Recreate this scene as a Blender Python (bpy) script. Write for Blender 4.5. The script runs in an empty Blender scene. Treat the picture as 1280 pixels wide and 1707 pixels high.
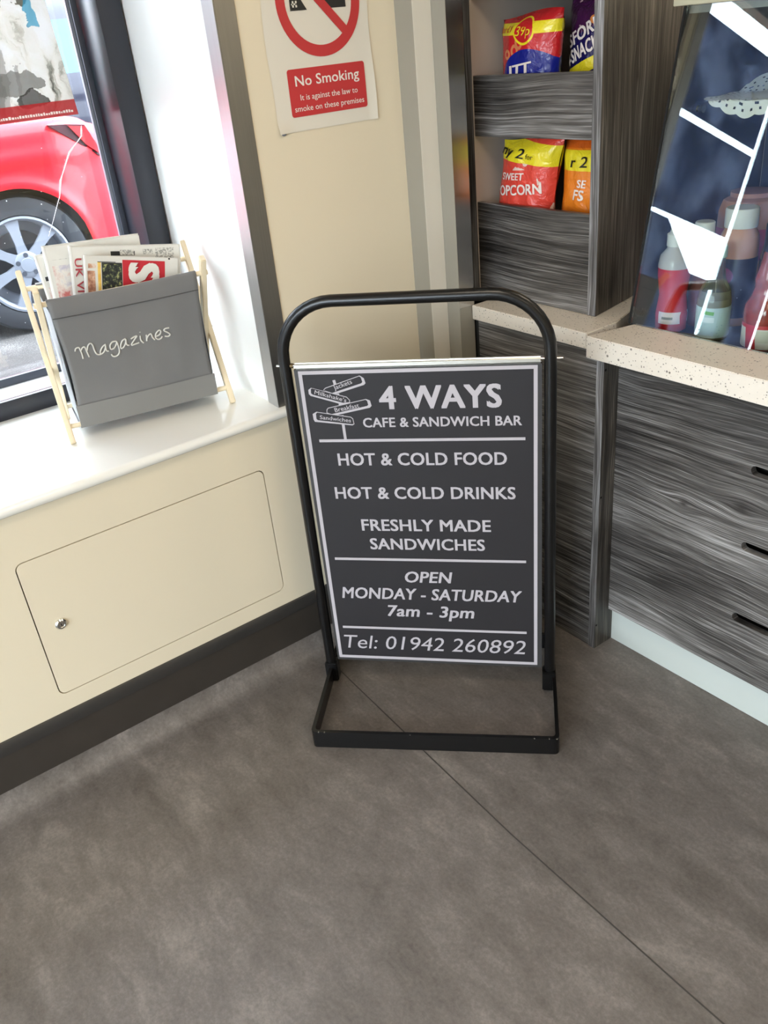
import bpy, bmesh, math, random
from mathutils import Vector, Matrix, noise
random.seed(7)
C = bpy.context.scene.collection
sc = bpy.context.scene
PI = math.pi

# ------------------------------------------------------------------ camera
cam_data = bpy.data.cameras.new('camera')
cam = bpy.data.objects.new('camera', cam_data); C.objects.link(cam)
R_ = (0.603535, 0.791989, -0.092184)          # image right
D_ = (0.341201, -0.361031, -0.867893)         # image down
F_ = (-0.720643, 0.49235, -0.488123)          # forward
cam.matrix_world = Matrix(((R_[0], -D_[0], -F_[0], 0), (R_[1], -D_[1], -F_[1], 0), (R_[2], -D_[2], -F_[2], 1.55), (0, 0, 0, 1)))
cam_data.sensor_fit = 'VERTICAL'; cam_data.sensor_height = 36.0
cam_data.lens = 1423.68 * 36.0 / 1707.0
cam_data.clip_start = 0.02
sc.camera = cam
# ------------------------------------------------------------------ light and exposure
sc.view_settings.view_transform = 'Standard'
sc.view_settings.look = 'None'
sc.view_settings.gamma = 1.0
sc.view_settings.exposure = -0.22
sc.view_settings.use_curve_mapping = False
world = bpy.data.worlds.new('overcast sky'); sc.world = world
world.use_nodes = True
bgn = world.node_tree.nodes['Background']
bgn.inputs[0].default_value = (0.82, 0.88, 1.0, 1)
bgn.inputs[1].default_value = 20.0
sun_d = bpy.data.lights.new('hazy sun', 'SUN'); sun_d.energy = 7.0; sun_d.angle = math.radians(25); sun_d.color = (1, 0.96, 0.9)
sun = bpy.data.objects.new('hazy sun', sun_d); C.objects.link(sun)
sun.rotation_euler = (math.radians(42), 0, math.radians(-200))
def area(name, loc, rot, sx, sy, energy, color, portal=False):
    d = bpy.data.lights.new(name, 'AREA'); d.shape = 'RECTANGLE'; d.size = sx; d.size_y = sy
    d.energy = energy; d.color = color
    o = bpy.data.objects.new(name, d); C.objects.link(o); o.location = loc; o.rotation_euler = rot
    if portal: d.cycles.is_portal = True
    return o
WARM = (1.0, 0.85, 0.68)
PANELS = [(-0.55, 0.55), (-0.55, -1.6), (1.3, 0.55), (1.3, -1.6), (-0.55, 2.35), (1.3, 2.35)]
for i, (x, y) in enumerate(PANELS):
    area('ceiling_panel_lamp', (x, y, 2.545), (0, 0, 0), 0.56, 0.56, 9.0, WARM)
area('window_portal', (-2.46, -0.45, 1.65), (0, math.radians(-90), 0), 1.6, 2.7, 1, (1, 1, 1), True)
area('front_portal', (0.4, -3.07, 1.2), (math.radians(90), 0, 0), 3.0, 2.3, 1, (1, 1, 1), True)

# ------------------------------------------------------------------ helpers
def sr(r, g, b):
    f = lambda c: (c/255/12.92) if c/255 <= 0.04045 else ((c/255+0.055)/1.055)**2.4
    return (f(r), f(g), f(b), 1)
WORLDM = {}
def thing(name, loc, label=None, cat=None, group=None, rotz=0.0):
    o = bpy.data.objects.new(name, None); C.objects.link(o)
    o.empty_display_size = 0.05
    o.location = loc; o.rotation_euler = (0, 0, rotz)
    WORLDM[o] = Matrix.Translation(loc) @ Matrix.Rotation(rotz, 4, 'Z')
    tag(o, label, cat, group)
    return o
def tag(o, label=None, cat=None, group=None, kind=None):
    if label: o['label'] = label
    if cat: o['category'] = cat
    if group: o['group'] = group
    if kind: o['kind'] = kind
    return o
def finish(name, me, m, parent=None, local=False, smooth=False):
    o = bpy.data.objects.new(name, me); C.objects.link(o)
    if m is not None:
        if isinstance(m, (list, tuple)):
            for q in m: me.materials.append(q)
        else: me.materials.append(m)
    if parent is not None:
        o.parent = parent
        W = WORLDM.get(parent, Matrix.Identity(4))
        if not local: me.transform(W.inverted())
        WORLDM[o] = W
    else:
        WORLDM[o] = Matrix.Identity(4)
    if smooth:
        for p in me.polygons: p.use_smooth = True
    return o
def from_bm(name, bm, m, parent=None, local=False, smooth=False, autos=None):
    me = bpy.data.meshes.new(name)
    bmesh.ops.recalc_face_normals(bm, faces=bm.faces)
    bm.to_mesh(me); bm.free()
    o = finish(name, me, m, parent, local, smooth)
    if autos:
        for p in me.polygons: p.use_smooth = True
        me.set_sharp_from_angle(angle=math.radians(autos))
    return o
def box_bm(bm, x0, x1, y0, y1, z0, z1, mat=None):
    vs = [bm.verts.new(v) for v in ((x0,y0,z0),(x1,y0,z0),(x1,y1,z0),(x0,y1,z0),(x0,y0,z1),(x1,y0,z1),(x1,y1,z1),(x0,y1,z1))]
    if mat is not None:
        for v in vs: v.co = mat @ v.co
    fs = [bm.faces.new([vs[i] for i in f]) for f in ((0,3,2,1),(4,5,6,7),(0,1,5,4),(1,2,6,5),(2,3,7,6),(3,0,4,7))]
    return vs
def box(name, x0, x1, y0, y1, z0, z1, m, parent=None, bev=0.0, seg=2, local=False):
    bm = bmesh.new(); box_bm(bm, x0, x1, y0, y1, z0, z1)
    if bev > 0:
        bmesh.ops.bevel(bm, geom=bm.edges[:], offset=bev, segments=seg, affect='EDGES', profile=0.5)
    return from_bm(name, bm, m, parent, local, autos=35 if bev > 0 else None)
def frame_mat(O, X, Y, Z):
    X, Y, Z = Vector(X), Vector(Y), Vector(Z)
    return Matrix(((X.x, Y.x, Z.x, O[0]), (X.y, Y.y, Z.y, O[1]), (X.z, Y.z, Z.z, O[2]), (0, 0, 0, 1)))
def plate_mesh(outline, holes, thick, M):
    """flat plate (2D outline, holes) of real thickness, laid with M: x,y in plane, z through"""
    cu = bpy.data.curves.new('outline', 'CURVE'); cu.dimensions = '2D'; cu.fill_mode = 'BOTH'
    cu.extrude = thick/2
    for pts in [outline] + list(holes):
        s = cu.splines.new('POLY'); s.points.add(len(pts)-1)
        for p, q in zip(s.points, pts): p.co = (q[0], q[1], 0, 1)
        s.use_cyclic_u = True
    ob = bpy.data.objects.new('tmp', cu); C.objects.link(ob)
    dg = bpy.context.evaluated_depsgraph_get(); dg.update()
    me = bpy.data.meshes.new_from_object(ob.evaluated_get(dg))
    bpy.data.objects.remove(ob); bpy.data.curves.remove(cu)
    me.transform(M)
    me.materials.clear()
    for p in me.polygons: p.use_smooth = False
    return me
def plate(name, outline, holes, thick, M, m, parent=None, local=False):
    return finish(name, plate_mesh(outline, holes, thick, M), m, parent, local)
def rrect(x0, y0, x1, y1, r, n=6):
    pts = []
    for cx, cy, a0 in ((x1-r, y0+r, -90), (x1-r, y1-r, 0), (x0+r, y1-r, 90), (x0+r, y0+r, 180)):
        for i in range(n+1):
            a = math.radians(a0+90*i/n); pts.append((cx+r*math.cos(a), cy+r*math.sin(a)))
    return pts
def circ(cx, cy, r, n=40):
    return [(cx+r*math.cos(2*PI*i/n), cy+r*math.sin(2*PI*i/n)) for i in range(n)]
def tube_bm(bm, pts, rad, n=10, cap=True, closed=False, flat=None):
    """sweep a round (or rectangular flat=(a,b)) section along pts"""
    pts = [Vector(p) for p in pts]; rings = []
    N = len(pts)
    up = None
    for i, p in enumerate(pts):
        if closed: t = pts[(i+1) % N]-pts[i-1]
        else: t = pts[min(i+1, N-1)]-pts[max(i-1, 0)]
        t.normalize()
        if up is None:
            up = Vector((0, 0, 1)) if abs(t.z) < 0.9 else Vector((1, 0, 0))
        s = t.cross(up); s.normalize(); u = s.cross(t); u.normalize(); up = u
        r = rad[i] if isinstance(rad, (list, tuple)) else rad
        if flat:
            sec = [(flat[0]/2, flat[1]/2), (-flat[0]/2, flat[1]/2), (-flat[0]/2, -flat[1]/2), (flat[0]/2, -flat[1]/2)]
        else:
            sec = [(r*math.cos(2*PI*k/n), r*math.sin(2*PI*k/n)) for k in range(n)]
        rings.append([bm.verts.new(p+s*a+u*b) for a, b in sec])
    k = len(rings[0])
    rng = range(N) if closed else range(N-1)
    for i in rng:
        a, b = rings[i], rings[(i+1) % N]
        for j in range(k): bm.faces.new((a[j], a[(j+1) % k], b[(j+1) % k], b[j]))
    if cap and not closed:
        bm.faces.new(rings[0]); bm.faces.new(rings[-1])
def tube(name, pts, rad, m, parent=None, n=12, closed=False, local=False, cap=True):
    bm = bmesh.new(); tube_bm(bm, pts, rad, n, cap, closed)
    return from_bm(name, bm, m, parent, local, autos=50)
def beam_bm(bm, a, b, wx, wy, side):
    """rectangular bar from a to b; side = direction of the wx dimension"""
    a, b, side = Vector(a), Vector(b), Vector(side)
    t = (b-a).normalized(); s = (side-t*side.dot(t)).normalized(); u = t.cross(s)
    vs = []
    for p in (a, b):
        for i, j in ((-1, -1), (1, -1), (1, 1), (-1, 1)):
            vs.append(bm.verts.new(p+s*i*wx/2+u*j*wy/2))
    for f in ((0,3,2,1),(4,5,6,7),(0,1,5,4),(1,2,6,5),(2,3,7,6),(3,0,4,7)): bm.faces.new([vs[i] for i in f])
def beam(name, a, b, wx, wy, side, m, parent=None, bev=0.0):
    bm = bmesh.new(); beam_bm(bm, a, b, wx, wy, side)
    if bev: bmesh.ops.bevel(bm, geom=bm.edges[:], offset=bev, segments=2, affect='EDGES')
    return from_bm(name, bm, m, parent, autos=40)
def lathe(name, prof, m, parent=None, n=28, M=None, local=False, sq=None):
    """prof: (r,z) list; revolved about z, laid with M"""
    bm = bmesh.new(); rings = []
    for r, z in prof:
        if r < 1e-6: rings.append([bm.verts.new((0, 0, z))])
        else:
            ring = []
            for k in range(n):
                a = 2*PI*k/n; c, s = math.cos(a), math.sin(a)
                if sq:
                    c2 = math.copysign(abs(c)**sq, c); s2 = math.copysign(abs(s)**sq, s)
                    ring.append(bm.verts.new((r*c2, r*s2, z)))
                else: ring.append(bm.verts.new((r*c, r*s, z)))
            rings.append(ring)
    for a, b in zip(rings, rings[1:]):
        if len(a) == 1 and len(b) == 1: continue
        for k in range(n):
            k2 = (k+1) % n
            if len(a) == 1: bm.faces.new((a[0], b[k], b[k2]))
            elif len(b) == 1: bm.faces.new((a[k], b[0], a[k2]))
            else: bm.faces.new((a[k], b[k], b[k2], a[k2]))
    if M is not None: bm.transform(M)
    return from_bm(name, bm, m, parent, local, autos=40)

CAP = {}
def text_mesh(s, bold=0.0, shear=0.0):
    cu = bpy.data.curves.new('lettering', 'FONT'); cu.body = s; cu.size = 1.0; cu.resolution_u = 3
    cu.shear = shear; cu.space_character = 1.0+bold*1.5
    ob = bpy.data.objects.new('tmp', cu); C.objects.link(ob)
    dg = bpy.context.evaluated_depsgraph_get(); dg.update()
    me = bpy.data.meshes.new_from_object(ob.evaluated_get(dg))
    bpy.data.objects.remove(ob); bpy.data.curves.remove(cu)
    me.materials.clear()
    if bold > 0:          # heavier weight: the outline laid down a few times, each a hair apart
        bm = bmesh.new()
        for q, (dx, dy) in enumerate(((-1, -.6), (1, -.6), (1, .6), (-1, .6), (0, 0))):
            n0 = len(bm.verts); bm.from_mesh(me); bm.verts.ensure_lookup_table()
            for v in bm.verts[n0:]: v.co.x += dx*bold; v.co.y += dy*bold; v.co.z += 0.00004*q
        bm.to_mesh(me); bm.free()
    return me
def lettering(s, parent, O, U, V, N, u0, u1, v0, cap, m, bold=0.0, shear=0.0, warp=None, lift=0.0006, name='lettering', rot=0.0, tall=None):
    """flat print: text fitted from u0 to u1 on baseline v0 with capital height cap; warp(u,v)->extra lift"""
    if (bold, 'h') not in CAP:
        h = text_mesh('H', bold, 0); ys = [v.co.y for v in h.vertices]; CAP[(bold, 'h')] = (min(ys), max(ys)); bpy.data.meshes.remove(h)
    b0, b1 = CAP[(bold, 'h')]
    me = text_mesh(s, bold, shear)
    xs = [v.co.x for v in me.vertices]; x0, x1 = min(xs), max(xs)
    sx = (u1-u0)/(x1-x0); sy = cap/(b1-b0)
    O, U, V, N = Vector(O), Vector(U), Vector(V), Vector(N)
    ca, sa = math.cos(rot), math.sin(rot)
    for v in me.vertices:
        a = (v.co.x-x0)*sx; b = (v.co.y-b0)*sy
        u = u0+a*ca-b*sa; w = v0+a*sa+b*ca
        k = warp(u, w) if warp else 0.0
        v.co = O+U*u+V*w+N*(k+lift+v.co.z)
    return finish(name, me, m, parent)

# ------------------------------------------------------------------ materials
def newmat(name):
    m = bpy.data.materials.new(name); m.use_nodes = True
    nt = m.node_tree; nt.nodes.clear()
    out = nt.nodes.new('ShaderNodeOutputMaterial'); b = nt.nodes.new('ShaderNodeBsdfPrincipled')
    nt.links.new(b.outputs[0], out.inputs[0])
    return m, nt, b
class G:
    """small node-graph helper"""
    def __init__(s, nt): s.nt = nt
    def set(s, sock, v):
        if isinstance(v, bpy.types.NodeSocket): s.nt.links.new(v, sock)
        elif v is not None: sock.default_value = v
    def math(s, op, a, b=None, c=None, clamp=False):
        n = s.nt.nodes.new('ShaderNodeMath'); n.operation = op; n.use_clamp = clamp
        s.set(n.inputs[0], a)
        if b is not None: s.set(n.inputs[1], b)
        if c is not None: s.set(n.inputs[2], c)
        return n.outputs[0]
    def mix(s, f, a, b, mode='MIX'):
        n = s.nt.nodes.new('ShaderNodeMix'); n.data_type = 'RGBA'; n.blend_type = mode
        s.set(n.inputs[0], f); s.set(n.inputs[6], a); s.set(n.inputs[7], b); return n.outputs[2]
    def sep(s, v):
        n = s.nt.nodes.new('ShaderNodeSeparateXYZ'); s.set(n.inputs[0], v); return n.outputs
    def comb(s, x, y, z):
        n = s.nt.nodes.new('ShaderNodeCombineXYZ'); s.set(n.inputs[0], x); s.set(n.inputs[1], y); s.set(n.inputs[2], z); return n.outputs[0]
    def noise(s, v, scale, detail=3, rough=0.5, dist=0.0, col=False):
        n = s.nt.nodes.new('ShaderNodeTexNoise'); s.set(n.inputs['Vector'], v); n.inputs['Scale'].default_value = scale
        n.inputs['Detail'].default_value = detail; n.inputs['Roughness'].default_value = rough; n.inputs['Distortion'].default_value = dist
        return n.outputs['Color' if col else 0]
    def voro(s, v, scale, out='Distance', rnd=1.0):
        n = s.nt.nodes.new('ShaderNodeTexVoronoi'); s.set(n.inputs['Vector'], v); n.inputs['Scale'].default_value = scale
        n.inputs['Randomness'].default_value = rnd; return n.outputs[out]
    def ramp(s, f, stops):
        n = s.nt.nodes.new('ShaderNodeValToRGB'); s.set(n.inputs[0], f)
        cr = n.color_ramp
        while len(cr.elements) < len(stops): cr.elements.new(0.5)
        for e, (p, c) in zip(cr.elements, stops): e.position = p; e.color = c
        return n.outputs[0]
    def pos(s, kind='Position'):
        if kind == 'Position': return s.nt.nodes.new('ShaderNodeNewGeometry').outputs['Position']
        return s.nt.nodes.new('ShaderNodeTexCoord').outputs[kind]
    def bump(s, h, strength, dist, bs):
        n = s.nt.nodes.new('ShaderNodeBump'); n.inputs['Strength'].default_value = strength; n.inputs['Distance'].default_value = dist
        s.set(n.inputs['Height'], h); s.nt.links.new(n.outputs[0], bs.inputs['Normal'])
def plain(name, col, rough=0.5, metal=0.0, var=0.06, vs=6.0, bump=0.0, bs=200.0, spec=0.5, coat=0.0, emit=None, es=0.0, alpha=None, trans=0.0):
    m, nt, b = newmat(name); g = G(nt)
    p = g.pos('Object')
    n = g.noise(p, vs, 3)
    c2 = tuple(min(1, c*(1-var*2)) for c in col[:3])+(1,)
    c3 = tuple(min(1, c*(1+var)) for c in col[:3])+(1,)
    nt.links.new(g.mix(n, c2, c3), b.inputs['Base Color'])
    b.inputs['Roughness'].default_value = rough; b.inputs['Metallic'].default_value = metal
    b.inputs['Specular IOR Level'].default_value = spec
    if coat: b.inputs['Coat Weight'].default_value = coat; b.inputs['Coat Roughness'].default_value = 0.05
    if bump: g.bump(g.noise(p, bs, 2), bump, 0.001, b)
    if emit: b.inputs['Emission Color'].default_value = emit; b.inputs['Emission Strength'].default_value = es
    if trans: b.inputs['Transmission Weight'].default_value = trans
    return m
def wood(name, grain='x', tone=1.0, warm=0.0, knots=(), seed=0.0):
    """grey driftwood laminate; grain along x, y or z; knots = (along, across) world positions"""
    m, nt, b = newmat(name); g = G(nt)
    X, Y, Z = g.sep(g.pos())
    if grain == 'x': A, B, D = X, Z, Y
    elif grain == 'z': A, B, D = Z, Y, X
    else: A, B, D = Z, X, Y
    wav = g.noise(g.comb(g.math('MULTIPLY', A, 2.2), g.math('MULTIPLY', B, 4.0), seed), 1.0, 2)
    Bw = g.math('ADD', B, g.math('MULTIPLY', g.math('SUBTRACT', wav, 0.5), 0.04))
    kmask = None
    for ka, kb, ks in knots:
        da = g.math('DIVIDE', g.math('SUBTRACT', A, ka), ks*1.7); db = g.math('DIVIDE', g.math('SUBTRACT', B, kb), ks)
        r2 = g.math('ADD', g.math('MULTIPLY', da, da), g.math('MULTIPLY', db, db))
        ex = g.math('EXPONENT', g.math('MULTIPLY', r2, -0.22))
        Bw = g.math('ADD', Bw, g.math('MULTIPLY', g.math('MULTIPLY', db, -ks*0.75), ex))
        k = g.math('EXPONENT', g.math('MULTIPLY', r2, -2.5))
        kmask = k if kmask is None else g.math('MAXIMUM', kmask, k)
    fine = g.noise(g.comb(g.math('MULTIPLY', A, 5), g.math('MULTIPLY', Bw, 340), g.math('MULTIPLY', D, 9)), 1.0, 3, 0.7)
    mid = g.noise(g.comb(g.math('MULTIPLY', A, 1.8), g.math('MULTIPLY', Bw, 75), seed+3), 1.0, 4, 0.65)
    broad = g.noise(g.comb(g.math('MULTIPLY', A, 2.0), g.math('MULTIPLY', Bw, 8), seed+7), 1.0, 3)
    v = g.math('ADD', g.math('MULTIPLY', fine, 0.85), g.math('ADD', g.math('MULTIPLY', mid, 0.55), g.math('MULTIPLY', broad, 0.62)))
    v = g.math('SUBTRACT', v, 0.56)
    def t(r, gg, bb):
        c = sr(r, gg, bb); return (c[0]*tone*(1+warm*.35), c[1]*tone*(1+warm*0.12), c[2]*tone*(1-warm*.35), 1)
    col = g.ramp(v, [(0.26, t(34, 32, 30)), (0.38, t(62, 59, 57)), (0.48, t(88, 85, 82)), (0.60, t(126, 123, 120)), (0.78, t(190, 188, 186))])
    if kmask is not None:
        col = g.mix(g.math('MULTIPLY', kmask, 0.8), col, t(44, 40, 38))
    nt.links.new(col, b.inputs['Base Color'])
    b.inputs['Roughness'].default_value = 0.42
    g.bump(g.math('ADD', fine, g.math('MULTIPLY', mid, 0.6)), 0.35, 0.0012, b)
    return m
def speckled(name, col, dark, d1=0.0):
    m, nt, b = newmat(name); g = G(nt); p = g.pos()
    base = g.mix(g.noise(p, 60, 2), tuple(c*0.93 for c in col[:3])+(1,), col)
    d = g.voro(p, 180); rnd = g.sep(g.voro(p, 180, 'Color'))[0]
    rad = g.math('ADD', 0.12, g.math('MULTIPLY', g.math('SUBTRACT', rnd, 0.5), 0.45))
    mk = g.math('LESS_THAN', d, rad)
    c = g.mix(g.math('MULTIPLY', mk, 0.8), base, dark)
    d2 = g.voro(p, 60); rnd2 = g.sep(g.voro(p, 60, 'Color'))[1]
    mk2 = g.math('LESS_THAN', d2, g.math('ADD', 0.03, g.math('MULTIPLY', g.math('SUBTRACT', rnd2, 0.6), 0.4)))
    c = g.mix(g.math('MULTIPLY', mk2, 0.8), c, tuple(q*0.7 for q in dark[:3])+(1,))
    nt.links.new(c, b.inputs['Base Color']); b.inputs['Roughness'].default_value = 0.33
    return m
def brushed(name, col, rough=0.3, axis='z'):
    m, nt, b = newmat(name); g = G(nt); X, Y, Z = g.sep(g.pos())
    k = 500
    v = g.comb(g.math('MULTIPLY', X, k), g.math('MULTIPLY', Y, k), g.math('MULTIPLY', Z, 3)) if axis == 'z' else g.comb(g.math('MULTIPLY', X, 3), g.math('MULTIPLY', Y, 3), g.math('MULTIPLY', Z, k))
    n = g.noise(v, 1.0, 2)
    nt.links.new(g.mix(n, tuple(c*0.85 for c in col[:3])+(1,), col), b.inputs['Base Color'])
    b.inputs['Metallic'].default_value = 1.0; b.inputs['Roughness'].default_value = rough
    return m
def art(name, base, regions, rough=0.5, coat=0.0, plane='xz', wrinkle=0.0, var=0.05, spec=0.5):
    """flat print on a thing: coloured regions in the thing's own coordinates (metres)
       region = (col, 'rect', cx, cz, hw, hh, angle) | (col,'disc',cx,cz,rx,rz) | (col,'band',z0,z1,slope) | (col,'spots',scale,size,z0,z1)"""
    m, nt, b = newmat(name); g = G(nt); P = g.pos('Object'); X, Y, Z = g.sep(P)
    A, B = (X, Z) if plane == 'xz' else ((Y, Z) if plane == 'yz' else (X, Y))
    n = g.noise(P, 25, 3)
    col = g.mix(n, tuple(c*(1-var*2) for c in base[:3])+(1,), base)
    for r in regions:
        c, k = r[0], r[1]
        if k == 'rect':
            cx, cz, hw, hh, an = r[2:7]
            dx = g.math('SUBTRACT', A, cx); dz = g.math('SUBTRACT', B, cz)
            ca, sa = math.cos(an), math.sin(an)
            lx = g.math('ADD', g.math('MULTIPLY', dx, ca), g.math('MULTIPLY', dz, sa))
            lz = g.math('SUBTRACT', g.math('MULTIPLY', dz, ca), g.math('MULTIPLY', dx, sa))
            mk = g.math('MULTIPLY', g.math('LESS_THAN', g.math('ABSOLUTE', lx), hw), g.math('LESS_THAN', g.math('ABSOLUTE', lz), hh))
        elif k == 'disc':
            cx, cz, rx, rz = r[2:6]
            dx = g.math('DIVIDE', g.math('SUBTRACT', A, cx), rx); dz = g.math('DIVIDE', g.math('SUBTRACT', B, cz), rz)
            mk = g.math('LESS_THAN', g.math('ADD', g.math('MULTIPLY', dx, dx), g.math('MULTIPLY', dz, dz)), 1.0)
        elif k == 'band':
            z0, z1, sl = r[2:5]
            q = g.math('SUBTRACT', B, g.math('MULTIPLY', A, sl))
            mk = g.math('MULTIPLY', g.math('GREATER_THAN', q, z0), g.math('LESS_THAN', q, z1))
        elif k == 'spots':
            s_, size, z0, z1 = r[2:6]
            d = g.voro(g.comb(A, B, 0.0), s_)
            mk = g.math('MULTIPLY', g.math('LESS_THAN', g.math('ADD', d, g.math('MULTIPLY', g.noise(P, s_*5, 2), 0.25)), size), g.math('MULTIPLY', g.math('GREATER_THAN', B, z0), g.math('LESS_THAN', B, z1)))
        elif k == 'mottle':
            cx, cz, hw, hh, s_ = r[2:7]
            mk = g.math('MULTIPLY', g.math('LESS_THAN', g.math('ABSOLUTE', g.math('SUBTRACT', A, cx)), hw), g.math('LESS_THAN', g.math('ABSOLUTE', g.math('SUBTRACT', B, cz)), hh))
            mk = g.math('MULTIPLY', mk, g.math('GREATER_THAN', g.noise(P, s_, 4), 0.55))
        col = g.mix(mk, col, c)
    nt.links.new(col, b.inputs['Base Color']); b.inputs['Roughness'].default_value = rough; b.inputs['Specular IOR Level'].default_value = spec
    if coat: b.inputs['Coat Weight'].default_value = coat; b.inputs['Coat Roughness'].default_value = 0.15
    if wrinkle: g.bump(g.noise(P, 28, 3, 0.5, 1.2), wrinkle, 0.01, b)
    return m
def glass(name, tint=(0.97, 1, 0.99, 1), refl=1.0):
    m = bpy.data.materials.new(name); m.use_nodes = True; nt = m.node_tree; nt.nodes.clear()
    out = nt.nodes.new('ShaderNodeOutputMaterial'); mx = nt.nodes.new('ShaderNodeMixShader')
    tr = nt.nodes.new('ShaderNodeBsdfTransparent'); gl = nt.nodes.new('ShaderNodeBsdfGlossy')
    fr = nt.nodes.new('ShaderNodeFresnel')
    ge = nt.nodes.new('ShaderNodeNewGeometry'); io = nt.nodes.new('ShaderNodeMath'); io.operation = 'MULTIPLY_ADD'
    nt.links.new(ge.outputs['Backfacing'], io.inputs[0]); io.inputs[1].default_value = 1/1.5-1.5; io.inputs[2].default_value = 1.5
    nt.links.new(io.outputs[0], fr.inputs[0])      # same reflectance on both faces of a thin pane
    mu = nt.nodes.new('ShaderNodeMath'); mu.operation = 'MULTIPLY'; mu.inputs[1].default_value = refl; mu.use_clamp = True
    tr.inputs[0].default_value = tint; gl.inputs['Roughness'].default_value = 0.0
    nt.links.new(fr.outputs[0], mu.inputs[0]); nt.links.new(mu.outputs[0], mx.inputs[0])
    nt.links.new(tr.outputs[0], mx.inputs[1]); nt.links.new(gl.outputs[0], mx.inputs[2]); nt.links.new(mx.outputs[0], out.inputs[0])
    return m

M_cream = plain('cream wall laminate', sr(229, 217, 191), 0.38, var=0.015, vs=2)
M_white = plain('white reveal board', sr(236, 236, 232), 0.35, var=0.01)
M_sill = plain('white gloss sill', sr(240, 238, 230), 0.18, var=0.01, coat=0.4)
M_ceil = plain('ceiling paint', sr(225, 222, 214), 0.8, var=0.02)
M_black = plain('black gap', (0.004, 0.004, 0.004, 1), 0.8)
M_frame = plain('anthracite window frame', sr(36, 38, 46), 0.34, var=0.05)
M_bead = plain('dark grey glazing bead', sr(62, 66, 76), 0.35)
M_alu = brushed('brushed aluminium', (0.62, 0.62, 0.62, 1), 0.5)
M_alud = brushed('dull aluminium', (0.36, 0.35, 0.33, 1), 0.4)
M_steel = brushed('polished steel strip', (0.6, 0.59, 0.57, 1), 0.24)
M_boxshade = plain('shaded pipe boxing', sr(152, 147, 134), 0.4, var=0.02)  # boxing sides facing the camera, their shade put into the colour
M_boxlit = plain('lit pipe boxing', sr(222, 216, 202), 0.4, var=0.02)  # lighter copy for the lit boxing side towards the room
M_vinyl = None
m, nt, b = newmat('concrete look vinyl'); g = G(nt); P = g.pos()
XX, YY, ZZ = g.sep(P)
n1 = g.noise(g.comb(g.math('MULTIPLY', XX, 1.6), g.math('MULTIPLY', YY, 4.2), g.math('MULTIPLY', ZZ, 4)), 1.0, 4, 0.6, 0.8); n2 = g.noise(g.comb(g.math('MULTIPLY', XX, 9), g.math('MULTIPLY', YY, 17), g.math('MULTIPLY', ZZ, 14)), 1.0, 6, 0.72, 0.4); n3 = g.noise(P, 120, 3, 0.7)
v = g.math('ADD', g.math('MULTIPLY', n1, 0.36), g.math('ADD', g.math('MULTIPLY', n2, 0.46), g.math('MULTIPLY', n3, 0.28)))
nt.links.new(g.ramp(v, [(0.36, sr(78, 72, 67)), (0.48, sr(99, 93, 88)), (0.57, sr(111, 105, 100)), (0.72, sr(140, 133, 127))]), b.inputs['Base Color'])
nt.links.new(g.math('ADD', 0.36, g.math('MULTIPLY', n2, 0.16)), b.inputs['Roughness'])
b.inputs['Specular IOR Level'].default_value = 0.5
g.bump(n3, 0.12, 0.001, b)
M_vinyl = m
M_skirtcap = plain('charcoal capping strip', sr(54, 52, 50), 0.35)
M_wx = wood('driftwood laminate horizontal grain', 'x', 1.0, 0.02, [(-0.884, 0.564, 0.016), (-1.03, 0.52, 0.012)], 1.3)
M_wx2 = wood('driftwood laminate horizontal grain two', 'x', 0.95, 0.0, [], 5.1)
M_wz = wood('driftwood laminate upright grain', 'z', 0.8, 0.22, [(1.412, 1.76, 0.014)], 2.2)
M_wpost = wood('driftwood laminate end board', 'z', 0.8, 0.2, [], 8.2)
M_wedge = wood('daylit driftwood edge tape', 'y', 1.3, -0.1, [], 4.4)  # front edges lightened and cooled, daylight put into the colour
M_nichein = plain('pale niche lining', sr(196, 184, 172), 0.55)
M_dark = plain('dark interior board', sr(40, 41, 38), 0.5)
M_top = speckled('cream speckled worktop', sr(226, 216, 201), sr(120, 110, 98))
M_plinth = plain('pale grey plinth', sr(190, 196, 190), 0.35, var=0.02)
M_blackmet = plain('black powder coat', sr(10, 10, 11), 0.28, var=0.1, bump=0.08, bs=900)
M_chrome = plain('chrome', (0.7, 0.7, 0.68, 1), 0.16, 1.0)
M_signface = plain('charcoal sign face', sr(42, 40, 42), 0.5, var=0.03, spec=0.3)
M_signmargin = plain('grey sign margin', sr(56, 55, 55), 0.4, var=0.04)
M_signwhite = plain('sign lettering grey white', sr(180, 174, 178), 0.45, var=0.01)
M_rod = brushed('satin sign rail', (0.82, 0.80, 0.72, 1), 0.3, 'x')
M_glass = glass('window glass')
M_cabglass = glass('display glass', (0.93, 0.97, 0.95, 1), 2.2)
M_paper = plain('poster paper', sr(226, 220, 206), 0.6, var=0.02)
M_red = plain('poster red', sr(196, 52, 54), 0.5, var=0.03)
M_ink = plain('black ink', sr(34, 34, 34), 0.5)
M_whiteink = plain('white ink', sr(236, 230, 222), 0.5, var=0.01)

# ------------------------------------------------------------------ room shell
WX = -1.79            # left wall plane
def struct(o): o['kind'] = 'structure'; return o
struct(box('floor', -2.6, 3.2, -3.2, 2.6, -0.05, 0.0, M_vinyl))
struct(box('ceiling', -2.6, 3.2, -3.2, 2.6, 2.6, 2.66, M_ceil))
wl = struct(thing('wall_left', (0, 0, 0)))
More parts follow.
